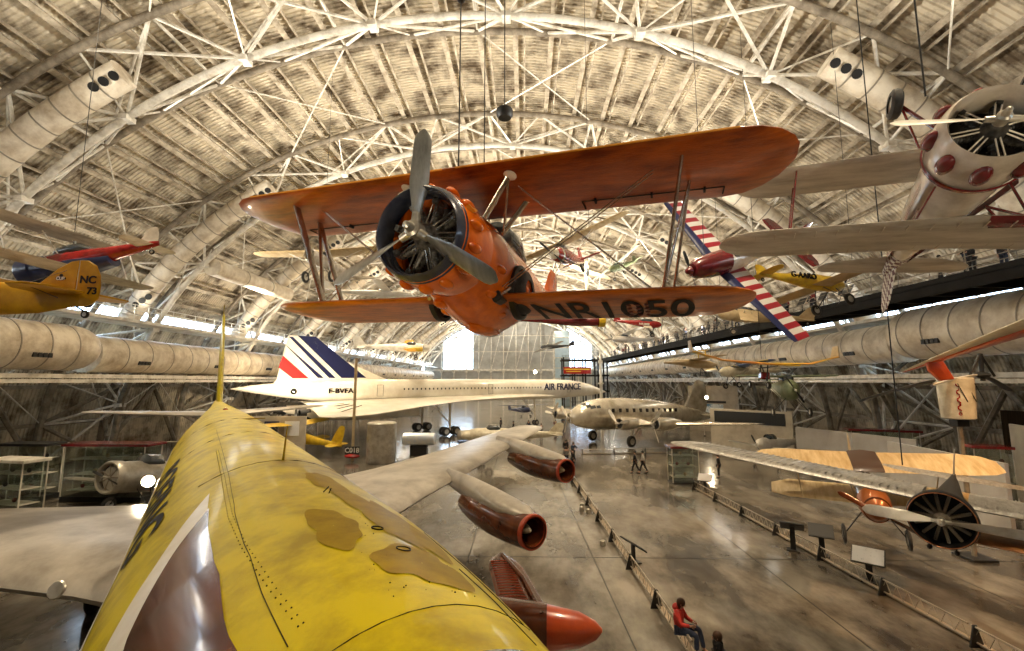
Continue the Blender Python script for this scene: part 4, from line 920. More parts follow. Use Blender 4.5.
# ultralight with upturned wing tip
q = thing('ultralight', 'long thin orange to yellow wing with upturned tips and a small wheeled pod below', 'airplane', (12.9, 25, 8.1), (R(-3), 0, R(-96)))
m_tip = mat('orange_yellow_wing', (.75, .30, .02), .4, 0, (.70, .52, .05), .35, lo=.4, hi=.6)
for sg in (1, -1):
    w = MB().wing([(sg*.05, .4, 0, 1.1, .12), (sg*2.2, .3, .1, 1.0, .1), (sg*3.7, -.1, .55, .8, .07)], 14).build('wing', m_tip, q)
    MB().poly([(-.1, sg*3.7, .5), (-.95, sg*3.7, .5), (-.85, sg*3.78, 1.15), (-.35, sg*3.78, 1.15)], (0, 1, 0), .04).build('winglet', m_tan, w)
f = MB().tube([(.3, 0, 0), (.2, 0, -.9), (-.9, 0, -.9), (-.6, 0, 0), (.2, 0, -.9)], .035, 6).tube([(-.9, 0, -.2), (1.5, 0, -.15)], .03, 6).build('tube_frame', m_dark, q)
MB().box((-.2, 0, -.62), (.5, .45, .4)).build('seat_pod', m_maroon, q, bevel=.08)
for (x, y) in ((.35, 0), (-.8, .5), (-.8, -.5)): wheel('wheel', f, (x, y, -1.12), .2, .1)
MB().poly([(1.5, -.9, -.1), (1.9, -.9, -.1), (1.9, .9, -.1), (1.5, .9, -.1)], (0, 0, 1), .05).build('canard', m_tip, q)
q2 = thing('foldable_glider', 'little yellow and orange powered glider hanging in front of the right duct', 'airplane', (11.1, 30, 8.25), (0, 0, R(8)))
MB().hull([(1.4, 0, .04, .05), (.9, 0, .24, .24), (0, .05, .28, .3), (-1.2, .1, .12, .14), (-2.2, .1, .03, .05)], 18).build('fuselage', m_tan, q2)
for sg in (1, -1): MB().wing([(sg*.1, .3, .3, .9, .1), (sg*3.4, .1, .42, .6, .05), (sg*3.6, 0, .42, .3, .03)], 12).build('wing', m_cream2, q2)
MB().tube([(.4, -.5, .3), (.4, -.4, .9), (.4, .4, .9), (.4, .5, .3)], .04, 6).box((.4, 0, .9), (.5, .8, .06)).build('yellow_hoop', m_yel, q2)
MB().tube([(.3, 0, -.2), (.5, .5, -.7), (.5, -.5, -.7), (.3, 0, -.2)], .025, 5).build('skid_frame', m_dark, q2)
# orange and white pusher at the right edge: a long tapering wing
q = thing('long_winged_airplane', 'white airplane at right edge with long tapering wing edged bright orange red', 'airplane', (10.0, 6.0, 9.2), (0, 0, R(169.5)))
MB().wing([(-.3, .2, -.02, 1.6, .20), (-3.0, .0, -.42, 1.25, .15), (-6.0, -.15, -1.02, .72, .08), (-9.2, -.25, -1.72, .14, .02)], 16, inc=-.05).build('wing', m_cream, q)
MB().wing([(-.3, -.9, -.04, .72, .24), (-3.0, -.68, -.44, .62, .19), (-6.0, -.5, -1.04, .38, .11), (-9.2, -.32, -1.72, .1, .03)], 16, inc=.02).build('orange_wing_underside', m_orr, q)
MB().wing([(.3, .2, .0, 1.6, .18), (2.5, 0, .1, 1.2, .14), (3.2, -.2, .15, .5, .05)], 16).build('wing', m_cream, q)
MB().hull([(2.4, 0, .05, .05), (1.6, 0, .35, .35), (0, .05, .48, .5), (-1.5, .05, .4, .42), (-2.6, .05, .1, .12)], 24).build('fuselage', m_orr, q)
MB().poly([(-.3, -8.0, -1.4), (-.7, -8.0, -1.4), (-.95, -8.0, -1.95), (-.6, -8.0, -2.0), (-.35, -8, -1.7)], (0, 1, .1), .14).build('orange_tip_fin', m_orr, q, bevel=.03)
# helicopter rotor and white banded drum at right
q = thing('helicopter_rotor', 'black bladed rotor on a white boom hanging in front of the right wall', 'rotor', (19.3, 20, 7.45), (0, 0, 0))
MB().tube([(0, 0, -.25), (0, 0, .9)], .09, 10).ball((0, 0, 0), (.28, .28, .14)).build('rotor_hub', m_dark, q)
MB().tube([(0, 0, .9), (-.5, 0, 0)], .05, 6).tube([(0, 0, .9), (.5, 0, -.05)], .05, 6).build('lifting_sling', m_dark, q)
def rblade(p0, p1, m, c, nm='rotor_blade'):
    p0 = Vector(p0); p1 = Vector(p1); mb = MB(); rs = []; t = (p1-p0).normalized(); s_ = t.cross(Vector((0, 0, 1))).normalized(); u_ = s_.cross(t)
    for i in range(9):
        u = i/8; p = p0+(p1-p0)*u+Vector((0, 0, -.18*u*u)); cc = c*(1 if u > .12 else .35)*(1 if u < .98 else .6)
        rs.append([p+s_*cc/2*cos(a)+u_*(.05*sin(a)-.18*cc*cos(a)) for a in [2*pi*k/10 for k in range(10)]])
    mb.rings(rs); return mb.build(nm, m, q)
rblade((-.2, 0, 0), (-2.3, -.2, -.25), m_white, .25, 'blade_root'); rblade((-2.2, -.2, -.25), (-5.4, -.5, -.85), m_dark, .62); rblade((.2, .2, 0), (4.5, 3.5, -.5), m_dark, .5)
q = thing('white_rotor_tower', 'upright cream tapered drum with red writing hanging left of the rotor sling', 'drum', (18.4, 20.3, 5.6), (0, 0, 0))
MB().lathe([(0, .48), (.05, .56), (.9, .60), (1.7, .62), (1.75, .58)], 'Z', 28, cap=True).build('drum_body', m_cream, q)
mb = MB(); mb.lathe([(-.01, .07), (.01, .07), (.01, .04), (-.01, .04)], 'Y', 14, c=(-.36, -.50, .25))
for k in range(7): mb.box((-.36, -.50, .42+k*.16), (.14, .03, .04), (0, .5*(-1)**k, 0)); mb.box((-.42+.1*(k%2), -.50, .48+k*.16), (.035, .03, .1))
mb.build('faded_red_lettering', m_red, q)
for k in range(3): MB().tube([(-.4+.35*k, -.56, 1.5), (-.1+.35*k, -.60, .75)], .018, 5).build('dark_bracing', m_dark, q)
MB().tube([(0, 0, 0), (0, 0, -5.6)], .09, 8).build('support_post', m_steel_d, q); MB().box((0, 0, -.15), (.5, .4, .3)).box((0, 0, -5.55), (1.0, 1.0, .1)).build('post_bracket', m_dark, q, bevel=.02)
# cream winged biplane low on the right
q = thing('cream_biplane', 'cream fabric biplane with brown centre section and orange nose low on the right', 'airplane', (11.3, 15.6, 3.05), (R(2), R(9), R(-118)))
MB().hull([(0, 0, .2, .22), (-.15, 0, .38, .42), (-.9, 0, .46, .5), (-1.8, 0, .44, .5), (-3, .02, .34, .4), (-5, .08, .12, .2), (-6.2, .1, .04, .1)], 26).build('fuselage', m_brown, q)
MB().hull([(.02, 0, .22, .25), (-.2, 0, .42, .45), (-.8, 0, .47, .52)], 26).build('copper_cowling', mat('copper_brown', (.35, .10, .02), .28, .3, coat=.4), q)
for sg in (1, -1):
    MB().wing([(sg*.42, -1.0, .95, 1.6, .13), (sg*2.6, -1.05, .98, 1.6, .12), (sg*3.2, -1.2, .98, 1.35, .09), (sg*3.5, -1.5, .98, .8, .04)], 18, inc=-.13).build('upper_wing', m_cream2, q)
    MB().wing([(sg*.4, -1.5, -.35, 1.4, .12), (sg*2.4, -1.55, -.3, 1.4, .11), (sg*3.0, -1.9, -.3, .8, .04)], 18, inc=-.13).build('lower_wing', m_cream2, q)
    for dx in (-1.2, -2.2): MB().strut((dx-.4, sg*2.0, -.3), (dx, sg*2.1, .95), .06, .03).build('interplane_strut', m_tan, q)
    MB().wing([(sg*.05, -5.1, .15, 1.0, .06), (sg*1.2, -5.3, .15, .7, .05), (sg*1.5, -5.6, .15, .3, .03)], 12).build('tailplane', m_cream2, q)
    g = MB().strut((-1.0, sg*.3, -.4), (-1.1, sg*.8, -1.2), .07, .04).build('gear_leg', m_dark, q); wheel('main_wheel', g, (-1.1, sg*.88, -1.3), .34, .1)
MB().wing([(-.43, -.98, .96, 1.66, .15), (0, -.9, .99, 1.8, .17), (.43, -.98, .96, 1.66, .15)], 18, inc=-.13).build('brown_centre_section', m_dark if False else mat('dark_brown', (.07, .04, .028), .35, coat=.4), q)
MB().wing([(.1, -5.3, 0, .9, .05), (.8, -5.6, 0, .7, .04), (1.0, -5.9, 0, .3, .02)], 12, vertical=True).build('rudder', m_cream2, q)
propeller(q, (.1, 0, 0), 2, 1.2, .18, R(60), m=m_brown, hubr=.07)
# white light airplane on the floor
plane('white_canopy_airplane', 'small white airplane with black canopy parked on the floor before white panels', (20.0, 41.0, 1.75), -150, 2, 0, L=6.5, span=8, body=m_white, wingm=m_white, wz=-.3, bw=.5, bh=.62, strut=False, dih=.05, fin=1.3)
# bottom centre: brown ribbed wing and orange nosed float
q = thing('brown_floatplane', 'glossy brown airplane at the bottom with upswept ribbed wing and glowing orange nose', 'airplane', (.45, 7.75, 3.35), (0, 0, R(-4)))
MB().hull([(.75, 0, .03, .03), (.65, 0, .14, .13), (.4, 0, .26, .24), (-.1, 0, .34, .32), (-1.0, 0, .40, .40), (-1.7, 0, .3, .34), (-2.1, 0, .1, .2)], 26).build('fuselage', m_orr, q)
MB().hull([(-.1, .01, .352, .332), (-1.0, .01, .41, .41), (-1.7, .0, .31, .35)], 26).build('brown_mid_body', m_brown, q)
WP = lambda u: Vector((-.42-.62*u, -.1+1.75*u, .22+.25*u))
wg = MB(); n = 14; rs = []
for i in range(n+1):
    u = i/n; p = WP(u); c = .78*(1-.22*u)*(1 if u < .7 else math.sqrt(max(.02, 1-((u-.7)/.3)**2)))
    rs.append([p+Vector((c/2*cos(a), 0, .05*sin(a))) for a in [2*pi*k/14 for k in range(14)]])
wg.rings(rs); w = wg.build('ribbed_wing', m_brown, q)
rb = MB()
for i in range(1, 20):
    u = i/23; p = WP(u); rb.tube([p+Vector((-.34*(1-.3*u), 0, .035)), p+Vector((0, 0, .058)), p+Vector((.1, 0, .054))], .011, 5)
rb.build('wing_ribs', m_redrim, w)
MB().tube([WP(-.05)+Vector((.22, 0, .06)), WP(.5)+Vector((.2, 0, .06)), WP(.95)+Vector((.02, 0, .04))], .05, 8).build('front_spar', m_brown, w)
MB().box((-.8, 0, -1.9), (1.0, .5, 2.85)).build('display_plinth', m_dark, q, bevel=.05)
# yellow biplane and others under the white airliner
q = plane('yellow_trainer', 'yellow biplane with tall rudder parked beneath the white airliner tail', (-23.6, 44.5, 2.2), 165, 8, 0, L=7.2, span=9, chord=1.5, body=m_yel, wingm=m_yel, nose='radial', bi=True, bw=.5, bh=.6, fin=1.9, wheelr=.35)
plane('cream_floor_glider', 'long cream airplane on the floor beyond the airliner wing', (-5.2, 42.5, 2.3), -160, 2, 0, L=9.5, span=9, chord=1.2, body=m_cream, wingm=m_cream, nose='glider', prop=0, strut=False, wz=.1, bw=.75, bh=.7, fin=1.2, wheelr=.4)
plane('silver_fighter', 'stubby bare metal fighter with dark propeller parked left of the airliner', (-21.6, 24.0, 2.25), -100, 9, 0, L=8.5, span=11, chord=2.2, body=m_silv, wingm=m_silv, nose='radial', bw=.75, bh=.85, wz=-.45, strut=False, wheelr=.42, pa=72, taper=.6)
plane('brown_transport', 'dull brown metal airplane parked by the left wall behind the silver fighter', (-28.8, 41, 2.1), -70, 8, 0, L=9, span=13, chord=2.0, body=mat('dull_bronze', (.22, .16, .10), .5, .2, (.12, .08, .05), 2), wingm=m_steel_d, nose='radial', bw=.7, bh=.8, wz=-.2, strut=False, wheelr=.45, taper=.6)
plane('grey_jet_trainer', 'grey airplane parked by the right wall under the duct behind white panels', (27.5, 78, 2.0), -150, 3, 0, L=9, span=10, chord=2, body=m_silv, wingm=m_silv, wz=-.3, strut=False, bw=.6, bh=.7, fin=1.6)
plane('red_floor_biplane', 'small red and white biplane parked far beyond the silver airliner', (19, 80, 2.0), -120, 8, 0, L=6.5, span=8, bi=True, body=m_red, wingm=m_ivory, nose='radial', bw=.5)
plane('blue_floor_monoplane', 'dark blue airplane parked far under the white airliner nose', (1.0, 82, 2.2), -60, 4, 0, L=8, span=10, body=m_navy, wingm=m_navy, wz=.8)
plane('grey_floor_monoplane', 'grey high wing airplane parked far left beyond the white airliner', (-18, 96, 2.2), -80, 4, 0, L=8, span=11, body=m_silv, wingm=m_silv, wz=.8)
plane('blue_wing_airplane', 'pale airplane with blue and yellow wings hanging low by the right wall', (17.6, 42, 8.0), -170, 0, 4, L=6, span=9.5, body=m_cream, wingm=mat('blue_yellow_wing', (.05, .12, .35), .4, 0, (.7, .55, .15), .5, lo=.45, hi=.5), wz=.5)
plane('olive_helicopter_body', 'boxy olive green hanging airplane left of the black rotor blade', (17.8, 31, 6.6), -100, 0, 0, L=5, span=6.5, body=m_green, wingm=m_green, wz=.9, bw=.55, bh=.75, wheelr=.3)
# ---------------------------------------------------------------- people
m_skin = mat('skin', (.52, .30, .20), .5); m_hair = mat('brown_hair', (.10, .045, .018), .6, 0, (.05, .02, .01), 20); m_hair2 = mat('dark_hair', (.015, .012, .01), .6)
m_redj = mat('red_coat_cloth', (.62, .045, .03), .75, 0, (.40, .02, .02), 4, .2, 20); m_denim = mat('denim', (.04, .06, .12), .8, 0, (.02, .03, .07), 8)
cloths = [mat('cloth_black', (.012, .012, .015), .8), mat('cloth_navy', (.02, .03, .06), .8), mat('cloth_grey', (.16, .15, .14), .8), mat('cloth_maroon', (.18, .02, .02), .8), mat('cloth_beige', (.42, .36, .27), .8), mat('cloth_white', (.6, .58, .54), .8)]
def skin_mesh(name, verts, edges, radii, sub=1):
    me = bpy.data.meshes.new(name); me.from_pydata(verts, edges, []); o = bpy.data.objects.new(name, me); COL.objects.link(o)
    md = o.modifiers.new('s', 'SKIN'); md.use_smooth_shade = True
    for i, r in enumerate(radii): me.skin_vertices[0].data[i].radius = (r, r) if not isinstance(r, tuple) else r
    me.skin_vertices[0].data[0].use_root = True
    sb = o.modifiers.new('u', 'SUBSURF'); sb.levels = sub; sb.render_levels = sub
    dg = bpy.context.evaluated_depsgraph_get(); dg.update(); m2 = bpy.data.meshes.new_from_object(o.evaluated_get(dg)); m2.name = name
    bpy.data.objects.remove(o); bpy.data.meshes.remove(me); return m2
def figure(label, J, top, legs, hair, hair_len=0, cat='person', name='person', coat=1.0, sub=1, hood=False, group=None):
    """J: joints dict in metres, facing +x"""
    o = thing(name, label, cat, group=group); g = lambda k: tuple(J[k])
    V = []; E = []; Rr = []
    def v(p, r): V.append(tuple(p)); Rr.append(r); return len(V)-1
    pel = v(g('pelvis'), (.15, .11)); ch = v(g('chest'), (.155, .11)); nk = v(g('neck'), .06); E += [(pel, ch), (ch, nk)]
    hb = v(g('chin'), .065); E.append((nk, hb)); hd = v(g('head'), (.085, .10)); E.append((hb, hd)); ht = v(g('crown'), .06); E.append((hd, ht))
    for s in 'LR':
        a = v(g('sh'+s), .06); b = v(g('el'+s), .042); c = v(g('wr'+s), .028); d = v(g('ha'+s), .036); E += [(ch, a), (a, b), (b, c), (c, d)]
        hp = v(g('hip'+s), .095); kn = v(g('kn'+s), .062); an = v(g('an'+s), .042); to = v(g('to'+s), .035); E += [(pel, hp), (hp, kn), (kn, an), (an, to)]
    b = bpy.data.objects.new('body', skin_mesh('body', V, E, Rr, sub)); b.data.materials.append(m_skin); COL.objects.link(b); b.parent = o
    # hands: five fingers rooted in each palm
    for s in 'LR':
        w_ = Vector(J['wr'+s]); h_ = Vector(J['ha'+s]); d = (h_-w_).normalized(); sd = d.cross(Vector((1, .1, .2))).normalized(); up = sd.cross(d); fm = MB()
        for k in range(4):
            base = h_+sd*(.026-.0175*k); L_ = (.062, .072, .068, .052)[k]; fm.tube([base-d*.02, base+d*L_*.5, base+d*L_*.85-up*L_*.25], [.0095, .009, .007], 6)
        base = w_+d*.03+sd*.03; fm.tube([base, base+d*.025+sd*.025, base+d*.055+sd*.03], [.011, .010, .008], 6); fm.build('fingers', m_skin, b)
    hd_ = Vector(J['head']); fw = Vector(J.get('face', (1, 0, 0))).normalized(); sd = Vector((0, 0, 1)).cross(fw).normalized(); upv = fw.cross(sd)
    f = MB(); f.ball(hd_+fw*.098-upv*.015, (.02, .014, .024), 8, 5); f.build('nose', m_skin, b)
    f = MB()
    for q in (-1, 1): f.ball(hd_+sd*.088*q, (.018, .012, .03), 8, 5)
    f.build('ears', m_skin, b); f = MB()
    for q in (-1, 1): f.ball(hd_+fw*.085+sd*.033*q+upv*.02, (.010, .012, .007), 8, 4)
    f.build('eyes', m_black, b); MB().ball(hd_+fw*.088-upv*.052, (.008, .024, .006), 8, 4).build('mouth', m_redj, b)
    h = MB(); c = hd_-fw*.022+upv*.03; rs = []
    for i in range(9):
        a = -.9+2.47*i/8; q = max(cos(a), .03) if a < pi/2 else .03; rs.append([c+(sd*cos(t)*.105*q+fw*sin(t)*.115*q)+upv*.115*sin(min(a, pi/2))-(upv*hair_len*(1 if sin(t) < .2 else 0) if i == 0 else Vector((0, 0, 0))) for t in [2*pi*k/16 for k in range(16)]])
    h.rings(rs).build('hair', hair, b)
    # coat
    V = []; E = []; Rr = []
    low = Vector(J['pelvis'])-Vector((0, 0, .10*coat)); p0 = v(low, (.185, .14)); p1 = v(Vector(J['pelvis'])*.4+Vector(J['chest'])*.6, (.165, .13)); p2 = v(J['chest'], (.185, .135)); p3 = v(Vector(J['neck'])-Vector((0, 0, .02)), .085); E += [(p1, p0), (p1, p2), (p2, p3)]
    V[0], V[1] = V[1], V[0]; Rr[0], Rr[1] = Rr[1], Rr[0]; E = [(1-a if a < 2 else a, 1-b2 if b2 < 2 else b2) for a, b2 in E]
    for s in 'LR':
        a = v(J['sh'+s], .078); b2 = v(J['el'+s], .062); c2 = v(Vector(J['wr'+s])*.93+Vector(J['el'+s])*.07, .045); E += [(2, a), (a, b2), (b2, c2)]
    c = bpy.data.objects.new('jacket', skin_mesh('jacket', V, E, Rr, sub)); c.data.materials.append(top); COL.objects.link(c); c.parent = o
    if hood: MB().ball(Vector(J['neck'])-fw*.09-Vector((0, 0, .02)), (.10, .14, .09), 12, 8).build('hood', top, c)
    V = []; E = []; Rr = []; p0 = v(J['pelvis'], (.165, .125))
    for s in 'LR':
        a = v(J['hip'+s], .11); k = v(J['kn'+s], .078); n_ = v(Vector(J['an'+s])+Vector((0, 0, .03)), .06); E += [(p0, a), (a, k), (k, n_)]
    c = bpy.data.objects.new('trousers', skin_mesh('trousers', V, E, Rr, sub)); c.data.materials.append(legs); COL.objects.link(c); c.parent = o
    for s in 'LR':
        a = Vector(J['an'+s]); t = Vector(J['to'+s]); MB().tube([a+(a-t)*.25+Vector((0, 0, -.03)), a+(t-a)*.4+Vector((0, 0, -.035)), t+(t-a)*.25+Vector((0, 0, -.005))], [.045, .05, .04], 10).build('shoe', cloths[0], o)
    return o
def standing(stride=0.0, arms=0.0, lean=0.0, h=1.72, elbow=0.0):
    k = h/1.72; P = dict(pelvis=(0, 0, .95), chest=(.02+lean*.4, 0, 1.32), neck=(.02+lean*.5, 0, 1.48), chin=(.03+lean*.55, 0, 1.53), head=(.04+lean*.6, 0, 1.61), crown=(.03+lean*.6, 0, 1.68))
    for s, q in (('L', 1), ('R', -1)):
        f = q*stride; P['sh'+s] = (.01+lean*.4, .19*q, 1.42); P['el'+s] = (-.03-f*.3+arms*.22+lean*.4, .25*q, 1.14+arms*.12); P['wr'+s] = (.02-f*.5+arms*.42+lean*.4, .24*q-.06*q*arms, .90+arms*.32); P['ha'+s] = (.03-f*.6+arms*.50+lean*.4, .235*q-.07*q*arms, .82+arms*.36)
        P['hip'+s] = (0, .10*q, .90); P['kn'+s] = (.03+f*.45, .11*q, .50); P['an'+s] = (f*.8-(.06 if f < 0 else 0), .11*q, .09+(.05 if f < 0 else 0)); P['to'+s] = (f*.8+.14, .12*q, .04+(.0 if f < 0 else 0))
    return {a: tuple(c*k for c in b) for a, b in P.items()}
def put(o, x, y, z, yaw, label=None, group=None):
    o.location = (x, y, z); o.rotation_euler = (0, 0, R(yaw))
    if label: o['label'] = label
    if group: o['group'] = group
    return o
def recolour(o, top, legs):
    for c in o.children:
        if c.name.startswith('jacket') or c.name.startswith('trousers'):
            c.data = c.data.copy(); c.data.materials[0] = top if c.name.startswith('jacket') else legs
P0 = [figure('', standing(.0, .0), cloths[0], cloths[1], m_hair2), figure('', standing(.32, .1), cloths[2], cloths[0], m_hair2), figure('', standing(.0, 1.0, .12), cloths[1], cloths[0], m_hair, .06), figure('', standing(.1, .4, .05, 1.62), cloths[3], cloths[1], m_hair, .1)]
used = [False]*4
def person(i, x, y, z, yaw, label, top=None, legs=None, group=None):
    o = P0[i] if not used[i] else copy_tree(P0[i]); used[i] = True; put(o, x, y, z, yaw, label, group)
    if top is not None: recolour(o, top, legs)
    elif 'category' not in o: o['category'] = 'person'
    return o
person(1, 8.75, 37.6, 0, 160, 'person in black walking arm in arm on the open floor, left of the couple', cloths[0], cloths[0])
person(1, 9.35, 37.5, 0, 160, 'person in pale jacket walking on the open floor, right of the couple', cloths[5], cloths[0])
person(0, 3.9, 44.5, 0, 60, 'person in dark coat farthest back by the outer engine pod', cloths[0], cloths[1])
person(2, 4.35, 42.5, 0, -60, 'person in navy coat leaning toward the barrier behind the outer pod', cloths[1], cloths[0])
person(0, 3.95, 38.5, 0, 200, 'person in black standing nearest behind the outer engine pod', cloths[0], cloths[0])
person(3, 3.6, 40.6, 0, 100, 'person in grey jacket among the group behind the outer pod', cloths[2], cloths[0])
person(0, 14.6, 36.0, 0, 150, 'person in dark coat standing beside the left tip of the cream wing', cloths[0], cloths[0])
person(3, 27.2, 38, 0, 180, 'person in maroon top standing by the red roofed kiosk on the right', cloths[3], cloths[0])
person(0, -27.0, 29.5, 0, 0, 'person in maroon top standing on the left behind the silver fighter', cloths[3], cloths[0])
person(2, -17.5, 30.5, 0, 200, 'person silhouetted in black between silver fighter and airliner tail', cloths[0], cloths[0])
for i, (x, y) in enumerate(((-1.5, 64), (.6, 66), (2.2, 61), (4.5, 68), (-3.5, 70), (6.0, 73))):
    person(i % 4, x, y, 0, 40*i, 'distant visitor walking on the floor under the white airliner', cloths[i % 4], cloths[0], 'visitors under the white airliner')
# seated woman in the red coat and the child beside her
def seated():
    P = dict(pelvis=(0, 0, .52), chest=(-.03, 0, .88), neck=(.02, 0, 1.04), chin=(.05, 0, 1.08), head=(.08, 0, 1.16), crown=(.08, 0, 1.23), face=(1, .1, -.25))
    for s, q in (('L', 1), ('R', -1)):
        P['sh'+s] = (-.02, .18*q, .98); P['el'+s] = (.12, .24*q, .72); P['wr'+s] = (.34, .14*q, .70); P['ha'+s] = (.41, .10*q, .71)
        P['hip'+s] = (.05, .10*q, .52); P['kn'+s] = (.48, .12*q, .55+.04*q); P['an'+s] = (.52+.06*q, .12*q, .10); P['to'+s] = (.66+.06*q, .12*q, .05)
    return P
w = figure('person in bright red coat sitting on the barrier rail at the bottom', seated(), m_redj, m_denim, m_hair, .10, sub=2, hood=True, coat=1.2); put(w, 4.2, 13.5, 0.03, -35)
def kid():
    P = standing(0, .3, .1, 1.05); return P
k = figure('child in dark clothes beside the person in the red coat', kid(), cloths[0], cloths[0], m_hair, .05, sub=2); put(k, 4.75, 12.2, 0, 170)
# ---------------------------------------------------------------- elevated walkway on the right
def railing(mb, p, q, n, h=1.1):
    p = Vector(p); q = Vector(q)
    for i in range(n+1): a = p+(q-p)*i/n; mb.tube([a, a+Vector((0, 0, h))], .03, 5)
    for z in (.15, .45, .75, h): mb.tube([p+Vector((0, 0, z)), q+Vector((0, 0, z))], .022 if z < h else .04, 5)
wk = thing('elevated_walkway', 'long dark elevated visitor walkway with railings above the right ducts', 'walkway', (25.2, 10, 12.97), (0, 0, R(1.9)))
MB().box((0, 52, -.2), (3.0, 128, .3)).box((-1.3, 52, -.55), (.25, 128, .7)).box((1.3, 52, -.55), (.25, 128, .7)).build('deck', m_walk, wk)
y = -8; cb = MB().box((0, 0, 0), (2.3, .25, .45)).build('cross_beam', m_walk, wk, smooth=False); cb.location = (0, -11, -.65)
while y < 116: c2 = cb.copy(); COL.objects.link(c2); c2.location = (0, y, -.65); y += 2.5
mb = MB(); railing(mb, (-1.4, -11, 0), (-1.4, 116, 0), 60); mb.build('inner_railing', m_steel_d, wk)
mb = MB(); railing(mb, (1.4, -11, 0), (1.4, 116, 0), 60); mb.build('outer_railing', m_steel_d, wk)
def kiosk_panel(y, k):
    o = MB().box((0, 0, .75), (.06, .9, .6), (0, .5, 0)).box((0, 0, .35), (.05, .05, .8)).build('reading_rail_panel', m_dark)
    x = 25.4-(y-10)*math.sin(R(1.9))-1.25-.2; tag(o, 'dark information panel on the elevated walkway railing', 'information panel', 'walkway reading panels', (x, y, 12.97))
for k in range(14): kiosk_panel(33+k*2.6, k)
rnd = random.Random(11)
for k in range(46):
    y = 26+k*1.95+rnd.uniform(-.8, .8); x = 25.4-(y-10)*math.sin(R(1.9))+rnd.uniform(-.9, .8)
    if y < 34 and k > 1: continue
    person(rnd.randrange(4), x, y, 12.94, rnd.choice((180, 150, 90, 270, 200)), 'visitor in dark clothes standing on the elevated walkway', None if rnd.random() < .5 else cloths[rnd.choice((0, 1, 2, 3))], cloths[0], 'visitors along the elevated walkway')
person(2, 24.5, 25.2, 12.94, 185, 'person pointing left from the walkway, left of the two nearest', cloths[0], cloths[0])
person(0, 25.2, 24.2, 12.94, 190, 'person in black on the walkway, right of the two nearest', cloths[0], cloths[1])
# stair tower at its far end
t = thing('stair_tower', 'dark steel stair tower with three decks at far end of the walkway', 'stair tower', (17.0, 131.5, 0))
mb = MB()
for x in (-6, -3, 0, 3.5, 6):
    for y in (-3, 3): mb.box((x, y, 6.9), (.35, .35, 13.8))
mb.build('frame_posts', m_walk, t)
mb = MB()
for z in (4.4, 8.7, 13.0): mb.box((0, 0, z), (13, 6.4, .4))
mb.build('decks', m_walk, t)
mb = MB()
for z in (4.6, 8.9, 13.2): railing(mb, (-6.4, -3.1, z), (6.4, -3.1, z), 12)
mb.build('railings', m_walk, t)
mb = MB()
for i in range(14): mb.box((-5+i*.5, 1.0, 9+i*.3), (.5, 1.6, .08)); mb.box((2-i*.5, 1.0, 4.8+i*.3), (.5, 1.6, .08))
mb.build('stair_flights', m_walk, t)
o = MB().box((0, 0, .9), (7.5, .4, 1.9)).build('red_banner', m_red); tag(o, 'red and yellow banner panel on the stair tower', 'banner', None, (14.6, 127.7, 9.2)); MB().box((0, -.22, 1.2), (7, .05, .35)).box((-1, -.22, .6), (4, .05, .25)).build('yellow_bands', m_yel, o)
o = thing('white_pylon', 'tall slim white pole standing behind the white airliner nose', 'pole', (13.2, 80, 0)); MB().tube([(0, 0, 0), (0, 0, 12.5)], [.28, .16], 12).build('shaft', m_white, o); MB().box((0, 0, 10.5), (.7, .4, .5)).box((0, 0, 6.8), (.9, .9, .25)).build('lamp_heads', m_steel, o)
# glazed lift shaft
t = thing('lift_shaft', 'pale glazed lift shaft rising behind the stair tower', 'lift shaft', (11.2, 138.5, 0)); MB().box((0, 0, 11), (4.2, 4.2, 22)).build('glazing', mat('pale_blue_glass', (.62, .78, .90), .1, 0, (.45, .62, .75), .6, coat=.5), t)
mb = MB()
for z in range(2, 22, 3): mb.box((0, 0, z), (4.5, 4.5, .2))
for x in (-2.2, 2.2): mb.box((x, -2.2, 11), (.2, .2, 22))
mb.build('mullions', m_steel, t)
# ---------------------------------------------------------------- low barriers of open trusswork
def barrier_mesh(L):
    r = MB(); r.tube([(0, 0, .52), (L, 0, .52)], .028, 8).tube([(0, 0, .12), (L, 0, .12)], .028, 8)
    n = int(L/.42)
    for i in range(n): a = L*i/n; b = L*(i+1)/n; c = (a+b)/2; r.tube([(a, 0, .12), (c, 0, .52), (b, 0, .12)], .011, 5)
    return r
def barrier(x0, y0, x1, y1, label, group, k=0, lowrail=True):
    L = math.hypot(x1-x0, y1-y0); o = thing('barrier', label, 'barrier', (x0, y0, 0), (0, 0, math.atan2(y1-y0, x1-x0)), group)
    barrier_mesh(L).build('truss_rail', m_tubeb, o)
    MB().box((L/2, .14, .05), (L, .16, .05)).build('kick_plank', m_plank, o)
    for q in (.03,):
        f = MB(); f.poly([(q*L, -.2, 0), (q*L, .2, 0), (q*L, .04, .57), (q*L, -.04, .57)], (1, 0, 0), .05); f.build('foot', m_dark, o)
    return o
m_tubeb = mat('barrier_tube', (.45, .40, .32), .35, .5); m_plank = mat('barrier_plank', (.50, .40, .28), .5, .1, (.3, .22, .15), 2)
for k in range(8): y = 37.2-k*3.05; x = 3.35+(37.2-y)*.040; barrier(x, y, x+.118, y-2.95, 'low trussed floor barrier in the middle row under the engine pods', 'middle row of floor barriers')
for k in range(7): y = 32.2-k*3.05; x = 11.35+(32.2-y)*.052; barrier(x, y, x+.155, y-2.95, 'low trussed floor barrier in the right row before the cream biplane', 'right row of floor barriers')
barrier(12.5, 11.4, 14.6, 9.6, 'low trussed barrier in the bottom right corner', None)
for k in range(4): barrier(5.6+k*3.2, 46.5+k*.5, 8.6+k*3.2, 46.9+k*.5, 'low trussed barrier across the floor before the silver airliner', 'cross row of floor barriers')
